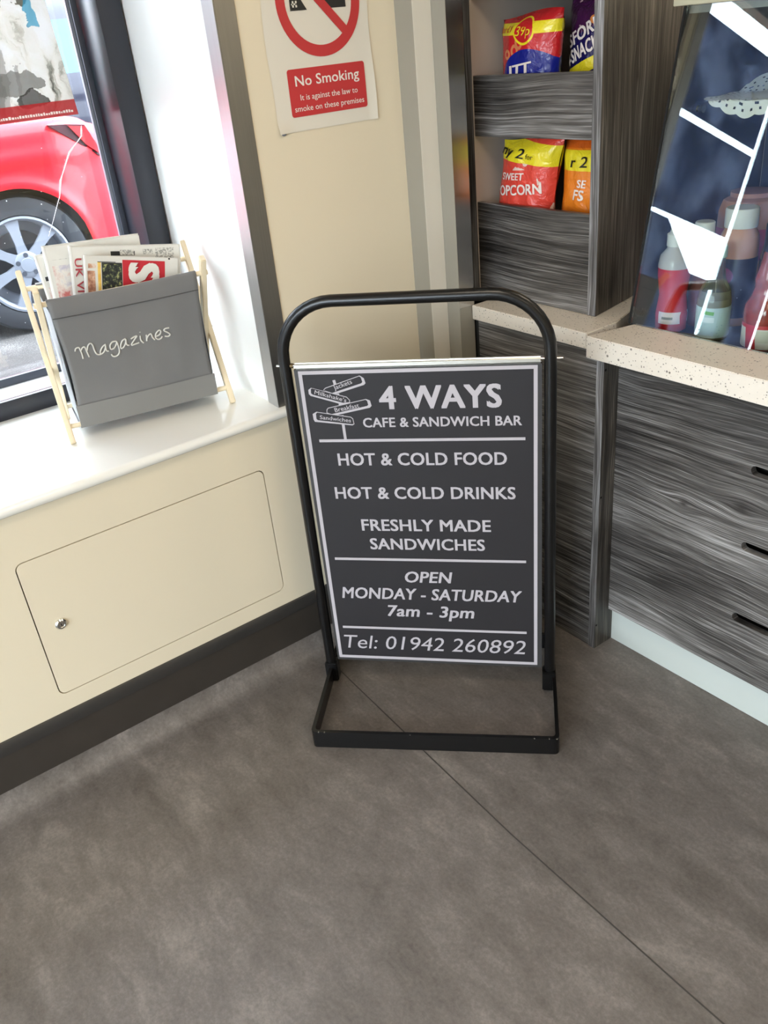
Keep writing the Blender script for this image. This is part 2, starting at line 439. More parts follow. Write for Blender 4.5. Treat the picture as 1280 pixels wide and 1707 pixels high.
# lower panel under the sill with the hatch opening (plane coordinates: y, z)
MYZ = frame_mat((WX-0.009, 0, 0), (0, 1, 0), (0, 0, 1), (1, 0, 0))
H0, H1, V0, V1 = 0.234, 0.866, 0.241, 0.613
plate('lower_panel', [(-3.1, 0.19), (1.399, 0.19), (1.399, 0.728), (-3.1, 0.728)], [rrect(H0, V0, H1, V1, 0.018)], 0.018, MYZ, M_cream, wl)
box('pier_panel', WX-0.018, WX, 0.945, 1.399, 0.7285, 2.6, M_cream, wl)
box('pier_core', -2.6, WX-0.019, 0.962, 2.15, 0.0, 2.6, M_black, wl)
box('lower_core', -2.6, WX-0.019, -3.1, 0.962, 0.0, 0.72, M_black, wl)
bm = bmesh.new()
def prism(bm, poly, z0, z1):
    a = [bm.verts.new((x, y, z0)) for x, y in poly]; b_ = [bm.verts.new((x, y, z1)) for x, y in poly]
    n = len(poly)
    for i in range(n): bm.faces.new((a[i], a[(i+1) % n], b_[(i+1) % n], b_[i]))
    bm.faces.new(a); bm.faces.new(b_)
prism(bm, [(-2.5, 0.970), (WX-0.0005, 0.9405), (WX-0.0005, 0.9445), (-2.5, 0.976)], 0.757, 2.42)
from_bm('reveal_board', bm, M_white, wl)
box('head_panel', -2.6, WX, -3.1, 0.94, 2.40, 2.6, M_cream, wl)
box('near_pier', -2.6, WX, -3.1, -1.75, 0.728, 2.40, M_cream, wl)
tr = struct(thing('trim_1', (WX, 0.94, 0.757)))
box('wall_leg', WX, WX+0.0025, 0.9385, 0.988, 0.757, 2.6, M_alud, tr, 0.0006, 1)
bm = bmesh.new(); prism(bm, [(WX+0.0025, 0.9375), (WX+0.0025, 0.9400), (WX-0.052, 0.9430), (WX-0.052, 0.9405)], 0.757, 2.4)
from_bm('reveal_leg', bm, M_alu, tr)
# stepped pipe boxing and steel strip between poster wall and shelf tower
tr2 = struct(thing('trim_2', (-1.72, 1.40, 0)))
box('outer_boxing', -1.80, -1.7265, 1.399, 1.545, 0.0, 2.6, M_boxshade, tr2)
box('boxing_face', -1.7264, -1.7250, 1.3992, 1.4528, 0.0, 2.6, M_boxlit, tr2)
box('inner_boxing', -1.7249, -1.6765, 1.4530, 1.503, 0.0, 2.6, M_boxshade, tr2)
box('steel_strip', -1.6764, -1.6750, 1.4530, 1.503, 0.901, 2.6, M_steel, tr2)
# skirting
bl = struct(thing('baseboard_left', (WX, 0, 0)))
bm = bmesh.new()
prof = [(WX+0.0, 0.194), (WX+0.006, 0.193), (WX+0.009, 0.188), (WX+0.010, 0.170), (WX+0.008, 0.158), (WX+0.0, 0.156)]
def extrude_y(bm, prof, y0, y1):
    a = [bm.verts.new((x, y0, z)) for x, z in prof]; b_ = [bm.verts.new((x, y1, z)) for x, z in prof]
    n = len(prof)
    for i in range(n): bm.faces.new((a[i], a[(i+1) % n], b_[(i+1) % n], b_[i]))
    bm.faces.new(a); bm.faces.new(b_)
extrude_y(bm, prof, -3.1, 1.396)
from_bm('capping_strip', bm, M_skirtcap, bl, autos=30)
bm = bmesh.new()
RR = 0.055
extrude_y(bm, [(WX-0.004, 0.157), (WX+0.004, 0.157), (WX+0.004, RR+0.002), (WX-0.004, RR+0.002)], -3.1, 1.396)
from_bm('upright_vinyl', bm, plain('shaded skirting vinyl', sr(58, 53, 48), 0.35, var=0.12, vs=14), bl)  # floor vinyl in a darker colour, standing for the shade on the upright
bm = bmesh.new()
prof = [(WX-0.004, RR+0.0018), (WX+0.004, RR+0.0018)]
for i in range(1, 11):
    a = PI/2*i/10; prof.append((WX+0.004+RR-RR*math.cos(a), RR-RR*math.sin(a)+0.0008))
prof += [(WX+0.075, 0.0004), (WX+0.075, -0.004), (WX-0.004, -0.004)]
extrude_y(bm, prof, -3.1, 1.396)
from_bm('cove', bm, M_vinyl, bl, autos=30)
# vinyl seam on the floor
bm = bmesh.new()
seam = [(-1.72, 0.93), (-1.582, 0.921), (-1.225, 0.901), (-0.941, 0.886), (-0.503, 0.877), (0.4, 0.87), (2.5, 0.86)]
for (xa, ya), (xb, yb) in zip(seam, seam[1:]):
    vs = [bm.verts.new(q) for q in ((xa, ya-0.0017, 0.0004), (xb, yb-0.0017, 0.0004), (xb, yb+0.0017, 0.0004), (xa, ya+0.0017, 0.0004))]; bm.faces.new(vs)
seam_o = from_bm('trim_3', bm, plain('dark vinyl weld', sr(66, 63, 60), 0.5), None)
struct(seam_o)
# other walls (behind the counter, to the right and behind the camera)
struct(box('wall_front', -2.6, 3.2, 2.55, 2.6, 0, 2.6, M_cream))
struct(box('wall_right', 3.15, 3.2, -3.1, 2.55, 0, 2.6, M_cream))
wb = struct(thing('wall_back', (0.4, -3.12, 0)))
box('side_panel', -2.6, -1.15, -3.15, -3.10, 0, 2.6, M_cream, wb)
box('side_panel', 1.95, 3.2, -3.15, -3.10, 0, 2.6, M_cream, wb)
box('head_panel', -1.15, 1.95, -3.15, -3.10, 2.35, 2.6, M_cream, wb)
w2 = struct(thing('window_2', (0.4, -3.12, 0)))
for x in (-1.15, -0.13, 0.87, 1.89):
    box('mullion', x, x+0.06, -3.14, -3.08, 0.0, 2.35, M_frame, w2)
for z in (0.0, 1.05, 2.29):
    for xa in (-1.09, -0.07, 0.93):
        box('rail', xa, xa+0.96, -3.135, -3.085, z, z+0.06, M_frame, w2)
box('pane', -1.1, 1.9, -3.112, -3.108, 0.0, 2.35, M_glass, w2)
PL = ['above the sign', 'behind the viewer on the window side', 'to the right in front of the counter', 'behind the viewer on the far side', 'above the display cabinet', 'above the right end of the counter']
for (x, y), pl_ in zip(PANELS, PL):
    p = tag(thing('ceiling_light', (x, y, 2.6)), 'square ceiling light panel '+pl_, 'ceiling light', 'square ceiling light panels')
    bm = bmesh.new()
    for a in ((-.3, .3, -.3, -.285), (-.3, .3, .285, .3), (-.3, -.285, -.285, .285), (.285, .3, -.285, .285)):
        box_bm(bm, x+a[0], x+a[1], y+a[2], y+a[3], 2.56, 2.6)
    from_bm('frame', bm, M_white, p)
    box('diffuser', x-.285, x+.285, y-.285, y+.285, 2.575, 2.598, plain('lit diffuser', (0.9, 0.9, 0.85, 1), 0.6, emit=(1, 0.88, 0.7, 1), es=3.0), p)

# ------------------------------------------------------------------ window on the left
win = struct(thing('window_1', (-2.29, 0.957, 0.757)))
GX = -2.44
bm = bmesh.new()     # sill slab with rounded nose
prof = [(-2.47, 0.757), (-2.47, 0.731), (-1.79, 0.731)]
for i in range(9):
    a = -PI/2+PI*i/8; prof.append((-1.783+0.013*math.cos(a), 0.744+0.013*math.sin(a)))
a_ = [bm.verts.new((x, -3.0, z)) for x, z in prof]; b_ = [bm.verts.new((x, 0.956, z)) for x, z in prof]
for i in range(len(prof)): bm.faces.new((a_[i], a_[(i+1) % len(prof)], b_[(i+1) % len(prof)], b_[i]))
bm.faces.new(a_); bm.faces.new(b_)
from_bm('window_sill', bm, M_sill, win, autos=30)
box('sill_nose_end', WX+0.0005, -1.772, 0.9565, 0.962, 0.7315, 0.7565, M_sill, win, 0.002)
box('frame_stile', GX, -2.29, 0.895, 0.9565, 0.757, 2.40, M_frame, win, 0.002)
box('frame_stile', GX, -2.29, -1.75, -1.69, 0.757, 2.40, M_frame, win, 0.002)
box('bottom_rail', -2.313, -2.29, -1.69, 0.895, 0.757, 0.806, M_frame, win, 0.002)
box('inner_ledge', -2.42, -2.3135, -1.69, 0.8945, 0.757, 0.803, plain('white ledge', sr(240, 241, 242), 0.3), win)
box('top_rail', GX, -2.29, -1.69, 0.895, 2.34, 2.40, M_frame, win)
box('mullion', GX, -2.36, -1.20, -1.14, 0.80, 2.34, M_frame, win, 0.002)
box('glazing_bead', GX, -2.4205, -1.69, 0.8945, 0.757, 0.825, M_bead, win, 0.002)
box('glazing_bead', GX, -2.418, 0.878, 0.8945, 0.8255, 2.34, M_bead, win, 0.002)
box('gasket', GX+0.001, -2.428, 0.870, 0.8777, 0.8255, 2.34, plain('pale gasket', sr(120, 124, 134), 0.4), win)
box('pane', GX-0.006, GX-0.002, -1.70, 0.90, 0.78, 2.36, M_glass, win)
# white paint run and specks on the glass
M_paintw = plain('white paint run', sr(245, 245, 245), 0.5)
run = [(0.841, 1.409), (0.838, 1.397), (0.835, 1.385), (0.823, 1.375), (0.792, 1.350), (0.759, 1.300), (0.750, 1.285), (0.738, 1.25), (0.723, 1.226), (0.705, 1.195), (0.681, 1.157)]
tube('paint_run', [(GX-0.001, y, z) for y, z in run], [.0008, .0026, .0016, .001, .0022, .001, .0028, .001, .0008, .0006, .0005], M_paintw, win, 6)
bm = bmesh.new()
for i in range(46):
    y = random.uniform(0.45, 0.86); z = random.uniform(0.95, 1.5); s_ = random.uniform(0.0006, 0.0017)
    bmesh.ops.create_icosphere(bm, subdivisions=1, radius=s_, matrix=Matrix.Translation((GX-0.001, y, z)))
tag(from_bm('paint_specks', bm, M_paintw, win), kind='stuff')

# window posters stuck to the glass, seen from behind
PO = (GX+0.0015, 0.615, 1.437)
wp = thing('window_poster', PO, 'faded photo poster with red bottom band taped inside the window glass', 'poster')
m, nt, b = newmat('see through poster paper'); g = G(nt); P = g.pos('Object'); X, Y, Z = g.sep(P)
dn = g.noise(P, 16, 4, 0.6); dn2 = g.noise(g.comb(Z, X, Y), 13, 4, 0.6)
Y = g.math('ADD', Y, g.math('MULTIPLY', g.math('SUBTRACT', dn, 0.5), 0.075)); Z0 = Z; Z = g.math('ADD', Z, g.math('MULTIPLY', g.math('SUBTRACT', dn2, 0.5), 0.06))
tone = g.math('MULTIPLY', g.noise(g.comb(X, g.math('MULTIPLY', Y, 1.8), g.math('MULTIPLY', Z, 0.8)), 9, 5, 0.6, 1.2), 1.0)
col = g.ramp(tone, [(0.34, sr(150, 150, 142)), (0.42, sr(214, 212, 202)), (0.48, sr(246, 244, 236)), (0.66, sr(252, 252, 250))])
def rectmask(cx, cz, hw, hh):
    return g.math('MULTIPLY', g.math('LESS_THAN', g.math('ABSOLUTE', g.math('SUBTRACT', Y, cx)), hw), g.math('LESS_THAN', g.math('ABSOLUTE', g.math('SUBTRACT', Z, cz)), hh))
def discmask(cx, cz, rx, rz):
    dx = g.math('DIVIDE', g.math('SUBTRACT', Y, cx), rx); dz = g.math('DIVIDE', g.math('SUBTRACT', Z, cz), rz)
    return g.math('LESS_THAN', g.math('ADD', g.math('MULTIPLY', dx, dx), g.math('MULTIPLY', dz, dz)), 1.0)
for mk, c, f in ((rectmask(0.02, 0.12, 0.05, 0.12), sr(196, 194, 188), .7), (rectmask(0.045, 0.115, 0.010, 0.10), sr(150, 148, 144), .5), (rectmask(0.005, 0.10, 0.010, 0.10), sr(246, 246, 246), .8), (discmask(0.06, 0.082, 0.10, 0.026), sr(160, 158, 152), .7), (rectmask(0.10, 0.07, 0.006, 0.05), sr(170, 168, 164), .5),
                 (rectmask(0.02, 0.245, 0.032, 0.028), sr(190, 180, 160), .9), (rectmask(0.02, 0.245, 0.026, 0.022), sr(150, 146, 132), .9), (discmask(0.095, 0.265, 0.012, 0.02), sr(120, 116, 100), .8), (discmask(0.145, 0.27, 0.012, 0.02), sr(128, 124, 108), .8),
                 (rectmask(0.075, 0.22, 0.008, 0.022), sr(170, 90, 80), .6), (discmask(0.12, 0.045, 0.03, 0.02), sr(90, 88, 84), .7), (rectmask(-0.03, 0.27, 0.07, 0.012), sr(226, 120, 130), .6), (rectmask(0.16, 0.26, 0.014, 0.06), sr(96, 190, 214), .7), (rectmask(-0.06, 0.17, 0.05, 0.012), sr(150, 205, 205), .6),
                 (g.math('LESS_THAN', Z0, 0.036), sr(214, 84, 88), .85)):
    col = g.mix(g.math('MULTIPLY', mk, f), col, c)
nt.nodes.remove(b)
df = nt.nodes.new('ShaderNodeBsdfDiffuse'); tl = nt.nodes.new('ShaderNodeBsdfTranslucent'); mx = nt.nodes.new('ShaderNodeMixShader'); mx.inputs[0].default_value = 0.62
col = g.mix(1.0, col, (0.62, 0.62, 0.62, 1), 'MULTIPLY')
nt.links.new(col, df.inputs[0]); nt.links.new(col, tl.inputs[0]); nt.links.new(df.outputs[0], mx.inputs[1]); nt.links.new(tl.outputs[0], mx.inputs[2])
nt.links.new(mx.outputs[0], [n for n in nt.nodes if n.type == 'OUTPUT_MATERIAL'][0].inputs[0])
M_wposter = m
MP = frame_mat(PO, (0, 1, 0), (0, 0, 1), (1, 0, 0))
plate('sheet', [(-0.24, 0.0), (0.225, 0.0), (0.190, 0.60), (-0.24, 0.60)], [], 0.0006, MP, M_wposter, wp)
bm = bmesh.new()    # illegible pale lettering on the red band: small dashes
y = -0.22
while y < 0.21:
    big = y < -0.08
    w_ = random.uniform(0.008, 0.014) if big else random.uniform(0.003, 0.006)
    h_ = 0.012 if big else random.uniform(0.004, 0.007)
    box_bm(bm, GX+0.0019, GX+0.0023, 0.615+y, 0.615+y+w_, 1.444, 1.444+h_)
    y += w_+(0.004 if big else 0.002)
from_bm('band_lettering', bm, M_whiteink, wp)
m, nt, b = newmat('notice paper seen from behind'); nt.nodes.remove(b)
df = nt.nodes.new('ShaderNodeBsdfDiffuse'); tl = nt.nodes.new('ShaderNodeBsdfTranslucent'); mx = nt.nodes.new('ShaderNodeMixShader'); mx.inputs[0].default_value = 0.55
g = G(nt); nc = g.ramp(g.noise(g.pos(), 5, 4), [(0.4, sr(120, 136, 168)), (0.6, sr(176, 190, 214))])
nt.links.new(nc, df.inputs[0]); nt.links.new(nc, tl.inputs[0]); nt.links.new(df.outputs[0], mx.inputs[1]); nt.links.new(tl.outputs[0], mx.inputs[2])
nt.links.new(mx.outputs[0], [n for n in nt.nodes if n.type == 'OUTPUT_MATERIAL'][0].inputs[0])
M_notice = m
for (ya, yb, za, zb, lab) in ((-0.572, 0.30, 1.845, 2.215, 'upper of the unseen blue notices added on the window glass for the reflections'), (-0.572, 0.30, 1.440, 1.815, 'middle unseen blue notice added on the window glass for the reflections'), (-0.572, 0.30, 0.93, 1.228, 'lowest of the unseen blue notices added on the window glass for the reflections'), (-1.12, -0.60, 0.95, 2.30, 'tall unseen blue notice added at the far end of the window glass for the reflections')):
    p2 = thing('reflection_notice', (GX+0.0015, ya, za), lab, 'poster')  # unseen notices, added and shaped for the reflections in the display glass
    if za == 0.93: plate('sheet', [(ya, za), (yb, za), (yb, 1.425), (-0.08, 1.420), (-0.37, 1.232), (ya, 1.228)], [], 0.0008, frame_mat((GX+0.0012, 0, 0), (0, 1, 0), (0, 0, 1), (1, 0, 0)), M_notice, p2)
    else: box('sheet', GX+0.0008, GX+0.0016, ya, yb, za, zb, M_notice, p2)

# access hatch
hatch = thing('access_hatch', (WX, 0.55, V0), 'flush cream access hatch with round chrome lock below the window sill', 'hatch')
plate('door', rrect(H0+0.0027, V0+0.0027, H1-0.0027, V1-0.0027, 0.016), [], 0.018, MYZ, M_cream, hatch)
MX = frame_mat((WX, 0.288, 0.428), (0, 1, 0), (0, 0, 1), (1, 0, 0))
lk = lathe('lock', [(0, 0.0), (0.0135, 0.0), (0.0135, 0.003), (0.0105, 0.0062), (0.0075, 0.0062), (0.007, 0.0045), (0, 0.0045)], M_chrome, hatch, 28, MX)
plate('keyhole', rrect(-0.0008, -0.003, 0.0008, 0.003, 0.0007, 2), [], 0.0006, frame_mat((WX+0.0049, 0.288, 0.428), (0, 1, 0), (0, 0, 1), (1, 0, 0)), M_black, lk)

# ------------------------------------------------------------------ no smoking poster
ns = thing('no_smoking_poster', (WX+0.002, 1.185, 1.373), 'white and red no smoking poster curling off the cream wall', 'poster')
def curl(y, z):
    a = max(0, (1.41-z)/0.04)*max(0, (1.10-y)/0.05)
    a = max(0, (1.398-z)/0.025)*max(0, (1.086-y)/0.038)
    return 0.0015+0.009*min(1.2, a)+0.004*max(0, (y-1.30)/0.022)**2*max(0, 1-(z-1.37)/0.2)
bm = bmesh.new(); NY, NZ = 24, 34
grid = [[bm.verts.new((WX+curl(1.048+0.274*i/NY, 1.373+0.39*j/NZ), 1.048+0.274*i/NY+0.002*math.sin(j*0.3), 1.373+0.39*j/NZ)) for i in range(NY+1)] for j in range(NZ+1)]
for j in range(NZ):
    for i in range(NY): bm.faces.new((grid[j][i], grid[j][i+1], grid[j+1][i+1], grid[j+1][i]))
from_bm('sheet', bm, M_paper, ns, smooth=True)
def decal(name, outline, holes, m, parent, lift=0.0007):
    me = plate_mesh(outline, holes, 0.0002, Matrix.Identity(4))
    bm = bmesh.new(); bm.from_mesh(me)
    bmesh.ops.triangulate(bm, faces=bm.faces[:])
    for v in bm.verts: v.co = Vector((WX+curl(v.co.x, v.co.y)+lift+v.co.z, v.co.x, v.co.y))
    return from_bm(name, bm, m, parent)
RC = (1.192, 1.6235)
decal('prohibition_ring', circ(*RC, 0.1085, 64), [circ(*RC, 0.086, 64)], M_red, ns, 0.001)
def slash(cx, cz, ang, hl, hw):
    ca, sa = math.cos(ang), math.sin(ang)
    return [(cx+a*ca-b*sa, cz+a*sa+b*ca) for a, b in ((-hl, -hw), (hl, -hw), (hl, hw), (-hl, hw))]
decal('prohibition_bar', slash(*RC, math.radians(-45), 0.09, 0.0095), [], M_red, ns, 0.0012)
decal('cigarette_icon', [(1.118, 1.606), (1.160, 1.606), (1.144, 1.630), (1.118, 1.630)], [], M_ink, ns, 0.0009)
decal('cigarette_icon', [(1.205, 1.606), (1.262, 1.606), (1.262, 1.630), (1.182, 1.630)], [], M_ink, ns, 0.0009)
for k in range(2):
    decal('cigarette_filter', [(1.124+k*0.008, 1.612), (1.128+k*0.008, 1.612), (1.128+k*0.008, 1.624), (1.124+k*0.008, 1.624)], [], M_paper, ns, 0.0012)
decal('cigarette_filter', [(1.122, 1.6165), (1.136, 1.6165), (1.136, 1.6195), (1.122, 1.6195)], [], M_paper, ns, 0.0012)
decal('red_box', rrect(1.089, 1.402, 1.297, 1.497, 0.006), [], M_red, ns, 0.0009)
wpf = lambda u, v: curl(u, v)
for s_, u0, u1, v0, cap, bo in (('No Smoking', 1.107, 1.280, 1.463, 0.0205, 0.012), ('It is against the law to', 1.116, 1.272, 1.4345, 0.0115, 0.003), ('smoke on these premises', 1.098, 1.288, 1.4125, 0.0115, 0.003)):
    lettering(s_, ns, (WX, 0, 0), (0, 1, 0), (0, 0, 1), (1, 0, 0), u0, u1, v0, cap, M_whiteink, bo, 0, wpf, 0.0014)
bm = bmesh.new(); bmesh.ops.create_icosphere(bm, subdivisions=2, radius=0.005, matrix=Matrix.Translation((WX+0.002, 1.062, 1.372)) @ Matrix.Diagonal((0.6, 1.2, 0.7, 1)))
from_bm('adhesive_putty', bm, plain('blue grey putty', sr(120, 124, 132), 0.6), ns)

# ------------------------------------------------------------------ pavement sign
S0 = Vector((-1.644, 0.891, 0)); SU = Vector((0.735, 0.678, 0)).normalized(); SW = Vector((-SU.y, SU.x, 0)); SZ = Vector((0, 0, 1))
sg = thing('pavement_sign', S0+SU*0.3, 'black hoop framed cafe board sign standing on the vinyl floor', 'sign board')
def sp(u, w, z): return S0+SU*u+SW*w+SZ*z
hp = [(0.004, 0.02)]
HT, HR, HW = 1.058, 0.125, 0.594
hp += [(0.004, z) for z in (0.3, 0.6, 0.85)]
for i in range(11):
    a = PI-PI/2*i/10; hp.append((0.004+HR+HR*math.cos(a), HT-HR+HR*math.sin(a)))
for i in range(11):
    a = PI/2-PI/2*i/10; hp.append((HW-HR+HR*math.cos(a), HT-HR+HR*math.sin(a)))
hp += [(HW, z) for z in (0.85, 0.6, 0.3, 0.02)]
tube('hoop_frame', [sp(u, 0, z) for u, z in hp], 0.0135, M_blackmet, sg, 18)
# base: flat steel bar standing on edge, rectangle with rounded corners
F0 = Vector((-1.459, 0.706, 0)); BU = Vector((1, 1, 0)).normalized(); BW = Vector((-1, 1, 0)).normalized()
bm = bmesh.new()
out = rrect(0.0, 0.0, 0.609, 0.41, 0.012, 4); inn = rrect(0.006, 0.006, 0.603, 0.404, 0.008, 4)
base = plate_mesh(out, [inn], 0.046, frame_mat(F0+SZ*0.023, BU, BW, (0, 0, 1)))
finish('base_frame', base, M_blackmet, sg)
bm.free()
plate('base_lip', rrect(0.0, 0.0, 0.609, 0.41, 0.012, 4), [rrect(0.009, 0.009, 0.600, 0.401, 0.008, 4)], 0.004, frame_mat(F0+SZ*0.0481, BU, BW, (0, 0, 1)), M_blackmet, sg)
for u in (0.006, 0.592):
    q = sp(u, 0, 0)
    bm = bmesh.new(); box_bm(bm, -0.017, 0.017, -0.017, 0.017, 0.004, 0.064, frame_mat(q, BU, BW, (0, 0, 1)))
    bmesh.ops.bevel(bm, geom=bm.edges[:], offset=0.003, segments=2, affect='EDGES')
    from_bm('socket', bm, M_blackmet, sg, autos=40)
# board
MB_ = frame_mat(S0, SU, (0, 0, 1), -SW)      # x=u, y=z, z toward viewer
def bplate(name, outline, holes, th, dz, m, parent):
    return plate(name, outline, holes, th, MB_ @ Matrix.Translation((0, 0, dz)), m, parent)
board = bplate('board', [(0.026, 0.072), (0.574, 0.072), (0.576, 0.905), (0.024, 0.905)], [], 0.008, 0.0, M_signmargin, sg)
bplate('printed_face', [(0.034, 0.083), (0.561, 0.083), (0.566, 0.901), (0.034, 0.901)], [], 0.0006, 0.0044, M_signface, board)
bw = 0.0085
bplate('border_line', [(0.0315, 0.0805), (0.5625, 0.0805), (0.567, 0.902), (0.0335, 0.902)], [[(0.0315+bw, 0.0805+bw), (0.5625-bw, 0.0805+bw), (0.567-bw, 0.902-bw), (0.0335+bw, 0.902-bw)]], 0.0006, 0.005, M_signwhite, board)
for a, b_, c in ((0.061, 0.539, 0.729), (0.058, 0.537, 0.400), (0.053, 0.536, 0.184)):
    bplate('rule_line', [(a, c-0.0035), (b_, c-0.0035), (b_, c+0.0035), (a, c+0.0035)], [], 0.0006, 0.005, M_signwhite, board)
for s_, u0, u1, v0, cap, bo, sh in (
    ('4 WAYS', 0.214, 0.489, 0.806, 0.0555, 0.03, 0), ('CAFE & SANDWICH BAR', 0.171, 0.532, 0.762, 0.0235, 0.022, 0),
    ('HOT & COLD FOOD', 0.100, 0.497, 0.664, 0.032, 0.022, 0), ('HOT & COLD DRINKS', 0.082, 0.515, 0.574, 0.032, 0.022, 0),
    ('FRESHLY MADE', 0.138, 0.455, 0.484, 0.0325, 0.022, 0), ('SANDWICHES', 0.154, 0.439, 0.430, 0.032, 0.022, 0),
    ('OPEN', 0.234, 0.355, 0.332, 0.033, 0.022, 0.18), ('MONDAY - SATURDAY', 0.063, 0.526, 0.2785, 0.0345, 0.022, 0.18),
    ('7am - 3pm', 0.179, 0.405, 0.2245, 0.035, 0.022, 0.18), ('Tel: 01942 260892', 0.052, 0.533, 0.1145, 0.043, 0.0, 0.2)):
    lettering(s_, board, S0, SU, SZ, -SW, u0, u1, v0, cap, M_signwhite, bo, sh, None, 0.0053)
# signpost emblem
def strip(pts, w):
    """outline of a polyline with width w"""
    L, R2 = [], []
    for i, p in enumerate(pts):
        p = Vector(p); a = Vector(pts[max(i-1, 0)]); b_ = Vector(pts[min(i+1, len(pts)-1)]); t = (b_-a).normalized(); n = Vector((-t.y, t.x))
        L.append(p+n*w/2); R2.append(p-n*w/2)
    return [tuple(q) for q in L]+[tuple(q) for q in reversed(R2)]
em = 'emblem_post'
for pts, w in (([(0.1145, 0.879), (0.1165, 0.868)], 0.0065), ([(0.1195, 0.846), (0.121, 0.835)], 0.0065), ([(0.122, 0.822), (0.123, 0.816)], 0.0065), ([(0.1235, 0.793), (0.124, 0.790)], 0.0065), ([(0.1235, 0.772), (0.1245, 0.732)], 0.0065)):
    bplate(em, strip(pts, w), [], 0.0005, 0.005, M_signwhite, board)
arrows = [  # (outer white shape, inner dark shape)
    ([(0.087, 0.856), (0.092, 0.861), (0.175, 0.8885), (0.184, 0.882), (0.187, 0.870), (0.183, 0.866), (0.108, 0.8435)], [(0.0885, 0.8555), (0.093, 0.8595), (0.174, 0.8865), (0.1775, 0.884), (0.180, 0.873), (0.177, 0.870), (0.107, 0.8485)], ('Jackets', 0.1135, 0.157, 0.8555, 0.0105, 0.33)),
    ([(0.052, 0.857), (0.059, 0.862), (0.140, 0.8385), (0.1465, 0.830), (0.146, 0.8245), (0.129, 0.8195), (0.056, 0.8425), (0.052, 0.847)], [(0.0585, 0.8595), (0.0615, 0.8605), (0.139, 0.837), (0.145, 0.8295), (0.1445, 0.8255), (0.130, 0.824), (0.061, 0.8455), (0.0575, 0.849)], ('Milkshake\'s', 0.065, 0.137, 0.8475, 0.0095, -0.30)),
    ([(0.088, 0.800), (0.089, 0.808), (0.0925, 0.8125), (0.184, 0.8325), (0.193, 0.8285), (0.1955, 0.8155), (0.191, 0.811), (0.101, 0.792), (0.095, 0.795)], [(0.0895, 0.801), (0.0905, 0.807), (0.0935, 0.811), (0.183, 0.8305), (0.1865, 0.8275), (0.188, 0.818), (0.185, 0.8155), (0.100, 0.797), (0.095, 0.7985)], ('Breakfast', 0.109, 0.167, 0.8015, 0.0105, 0.19)),
    ([(0.0545, 0.798), (0.064, 0.8035), (0.144, 0.7895), (0.149, 0.785), (0.1505, 0.771), (0.146, 0.768), (0.0575, 0.7785), (0.055, 0.784)], [(0.0625, 0.7985), (0.066, 0.8015), (0.143, 0.788), (0.1475, 0.784), (0.149, 0.7725), (0.146, 0.771), (0.065, 0.7825), (0.062, 0.786)], ('Sandwiches', 0.070, 0.143, 0.7855, 0.0095, -0.135)),
]
for k, (o_, i_, t_) in enumerate(arrows):
    e = bplate('emblem_arrow', o_, [], 0.0004, 0.0051+k*0.0004, M_signwhite, board)
    bplate('emblem_arrow_face', i_, [], 0.0004, 0.0053+k*0.0004, M_signface, board)
    lettering(t_[0], board, S0, SU, SZ, -SW, t_[1], t_[1]+(t_[2]-t_[1])/math.cos(t_[5]), t_[3], t_[4], M_signwhite, 0.008, 0, None, 0.0056+k*0.0004, 'emblem_lettering', t_[5])
# rail and rod
rl = thing  # keep names short
rail = from_bm('top_rail', (lambda bm: (beam_bm(bm, sp(0.024, 0.001, 0.9125), sp(0.577, 0.001, 0.9125), 0.012, 0.016, SW), bmesh.ops.bevel(bm, geom=bm.edges[:], offset=0.004, segments=3, affect='EDGES'), bm)[2])(bmesh.new()), M_rod, sg, autos=50)
tube('hanging_rod', [sp(-0.016, 0, 0.914), sp(0.62, 0, 0.914)], 0.003, M_chrome, sg, 8)
tube('rod_spring', [sp(0.008, 0, 0.914), sp(0.0235, 0, 0.914)], 0.0055, plain('rusty spring', sr(110, 92, 62), 0.5, 0.5), sg, 10)
bm = bmesh.new()
for q in ((0.609*0.99, 0.0), (0.55, 0.0), (0.02, 0.0), (0.25, 0.0), (0.585, 0.0), (0.035, 0.0)):
    p_ = F0+BU*q[0]+SZ*0.0496-BW*0.0
    bmesh.ops.create_icosphere(bm, subdivisions=1, radius=0.0016, matrix=Matrix.Translation(p_+BW*0.002) @ Matrix.Diagonal((2.2, 2.2, 0.4, 1)))
tag(from_bm('paint_chips', bm, M_chrome, sg), kind='stuff')

# ------------------------------------------------------------------ counter, left base unit
MXZ = lambda y, x=0, z=0: frame_mat((x, y, z), (1, 0, 0), (0, 0, 1), (0, -1, 0))
cu_ = thing('base_cabinet', (-1.46, 1.6, 0), 'low driftwood laminate cabinet under the shelf tower behind the sign', 'cabinet')
box('front_panel', -1.662, -1.2575, 1.504, 1.52, 0.001, 0.861, M_wx2, cu_)
box('filler_strip', -1.676, -1.6625, 1.507, 1.52, 0.001, 0.861, M_dark, cu_)
ebm = bmesh.new(); box_bm(ebm, -1.257, -1.235, 1.5018, 1.5745, 0.001, 0.845)
eb = from_bm('end_board', ebm, [M_wpost], cu_)
eb.data.materials.append(M_wedge)
for p in eb.data.polygons:
    if p.normal.y < -0.5: p.material_index = 1
MS = lambda x, y, z: frame_mat((x, y, z), (0, 1, 0), (0, 0, 1), (1, 0, 0))
for z in (0.818, 0.479, 0.078):
    lathe('screw_hole', [(0, 0.0003), (0.0032, 0.0003), (0.0034, 0)], M_black, cu_, 12, MS(-1.235, 1.508, z))
box('carcass', -1.676, -1.258, 1.521, 2.15, 0.001, 0.861, M_black, cu_)
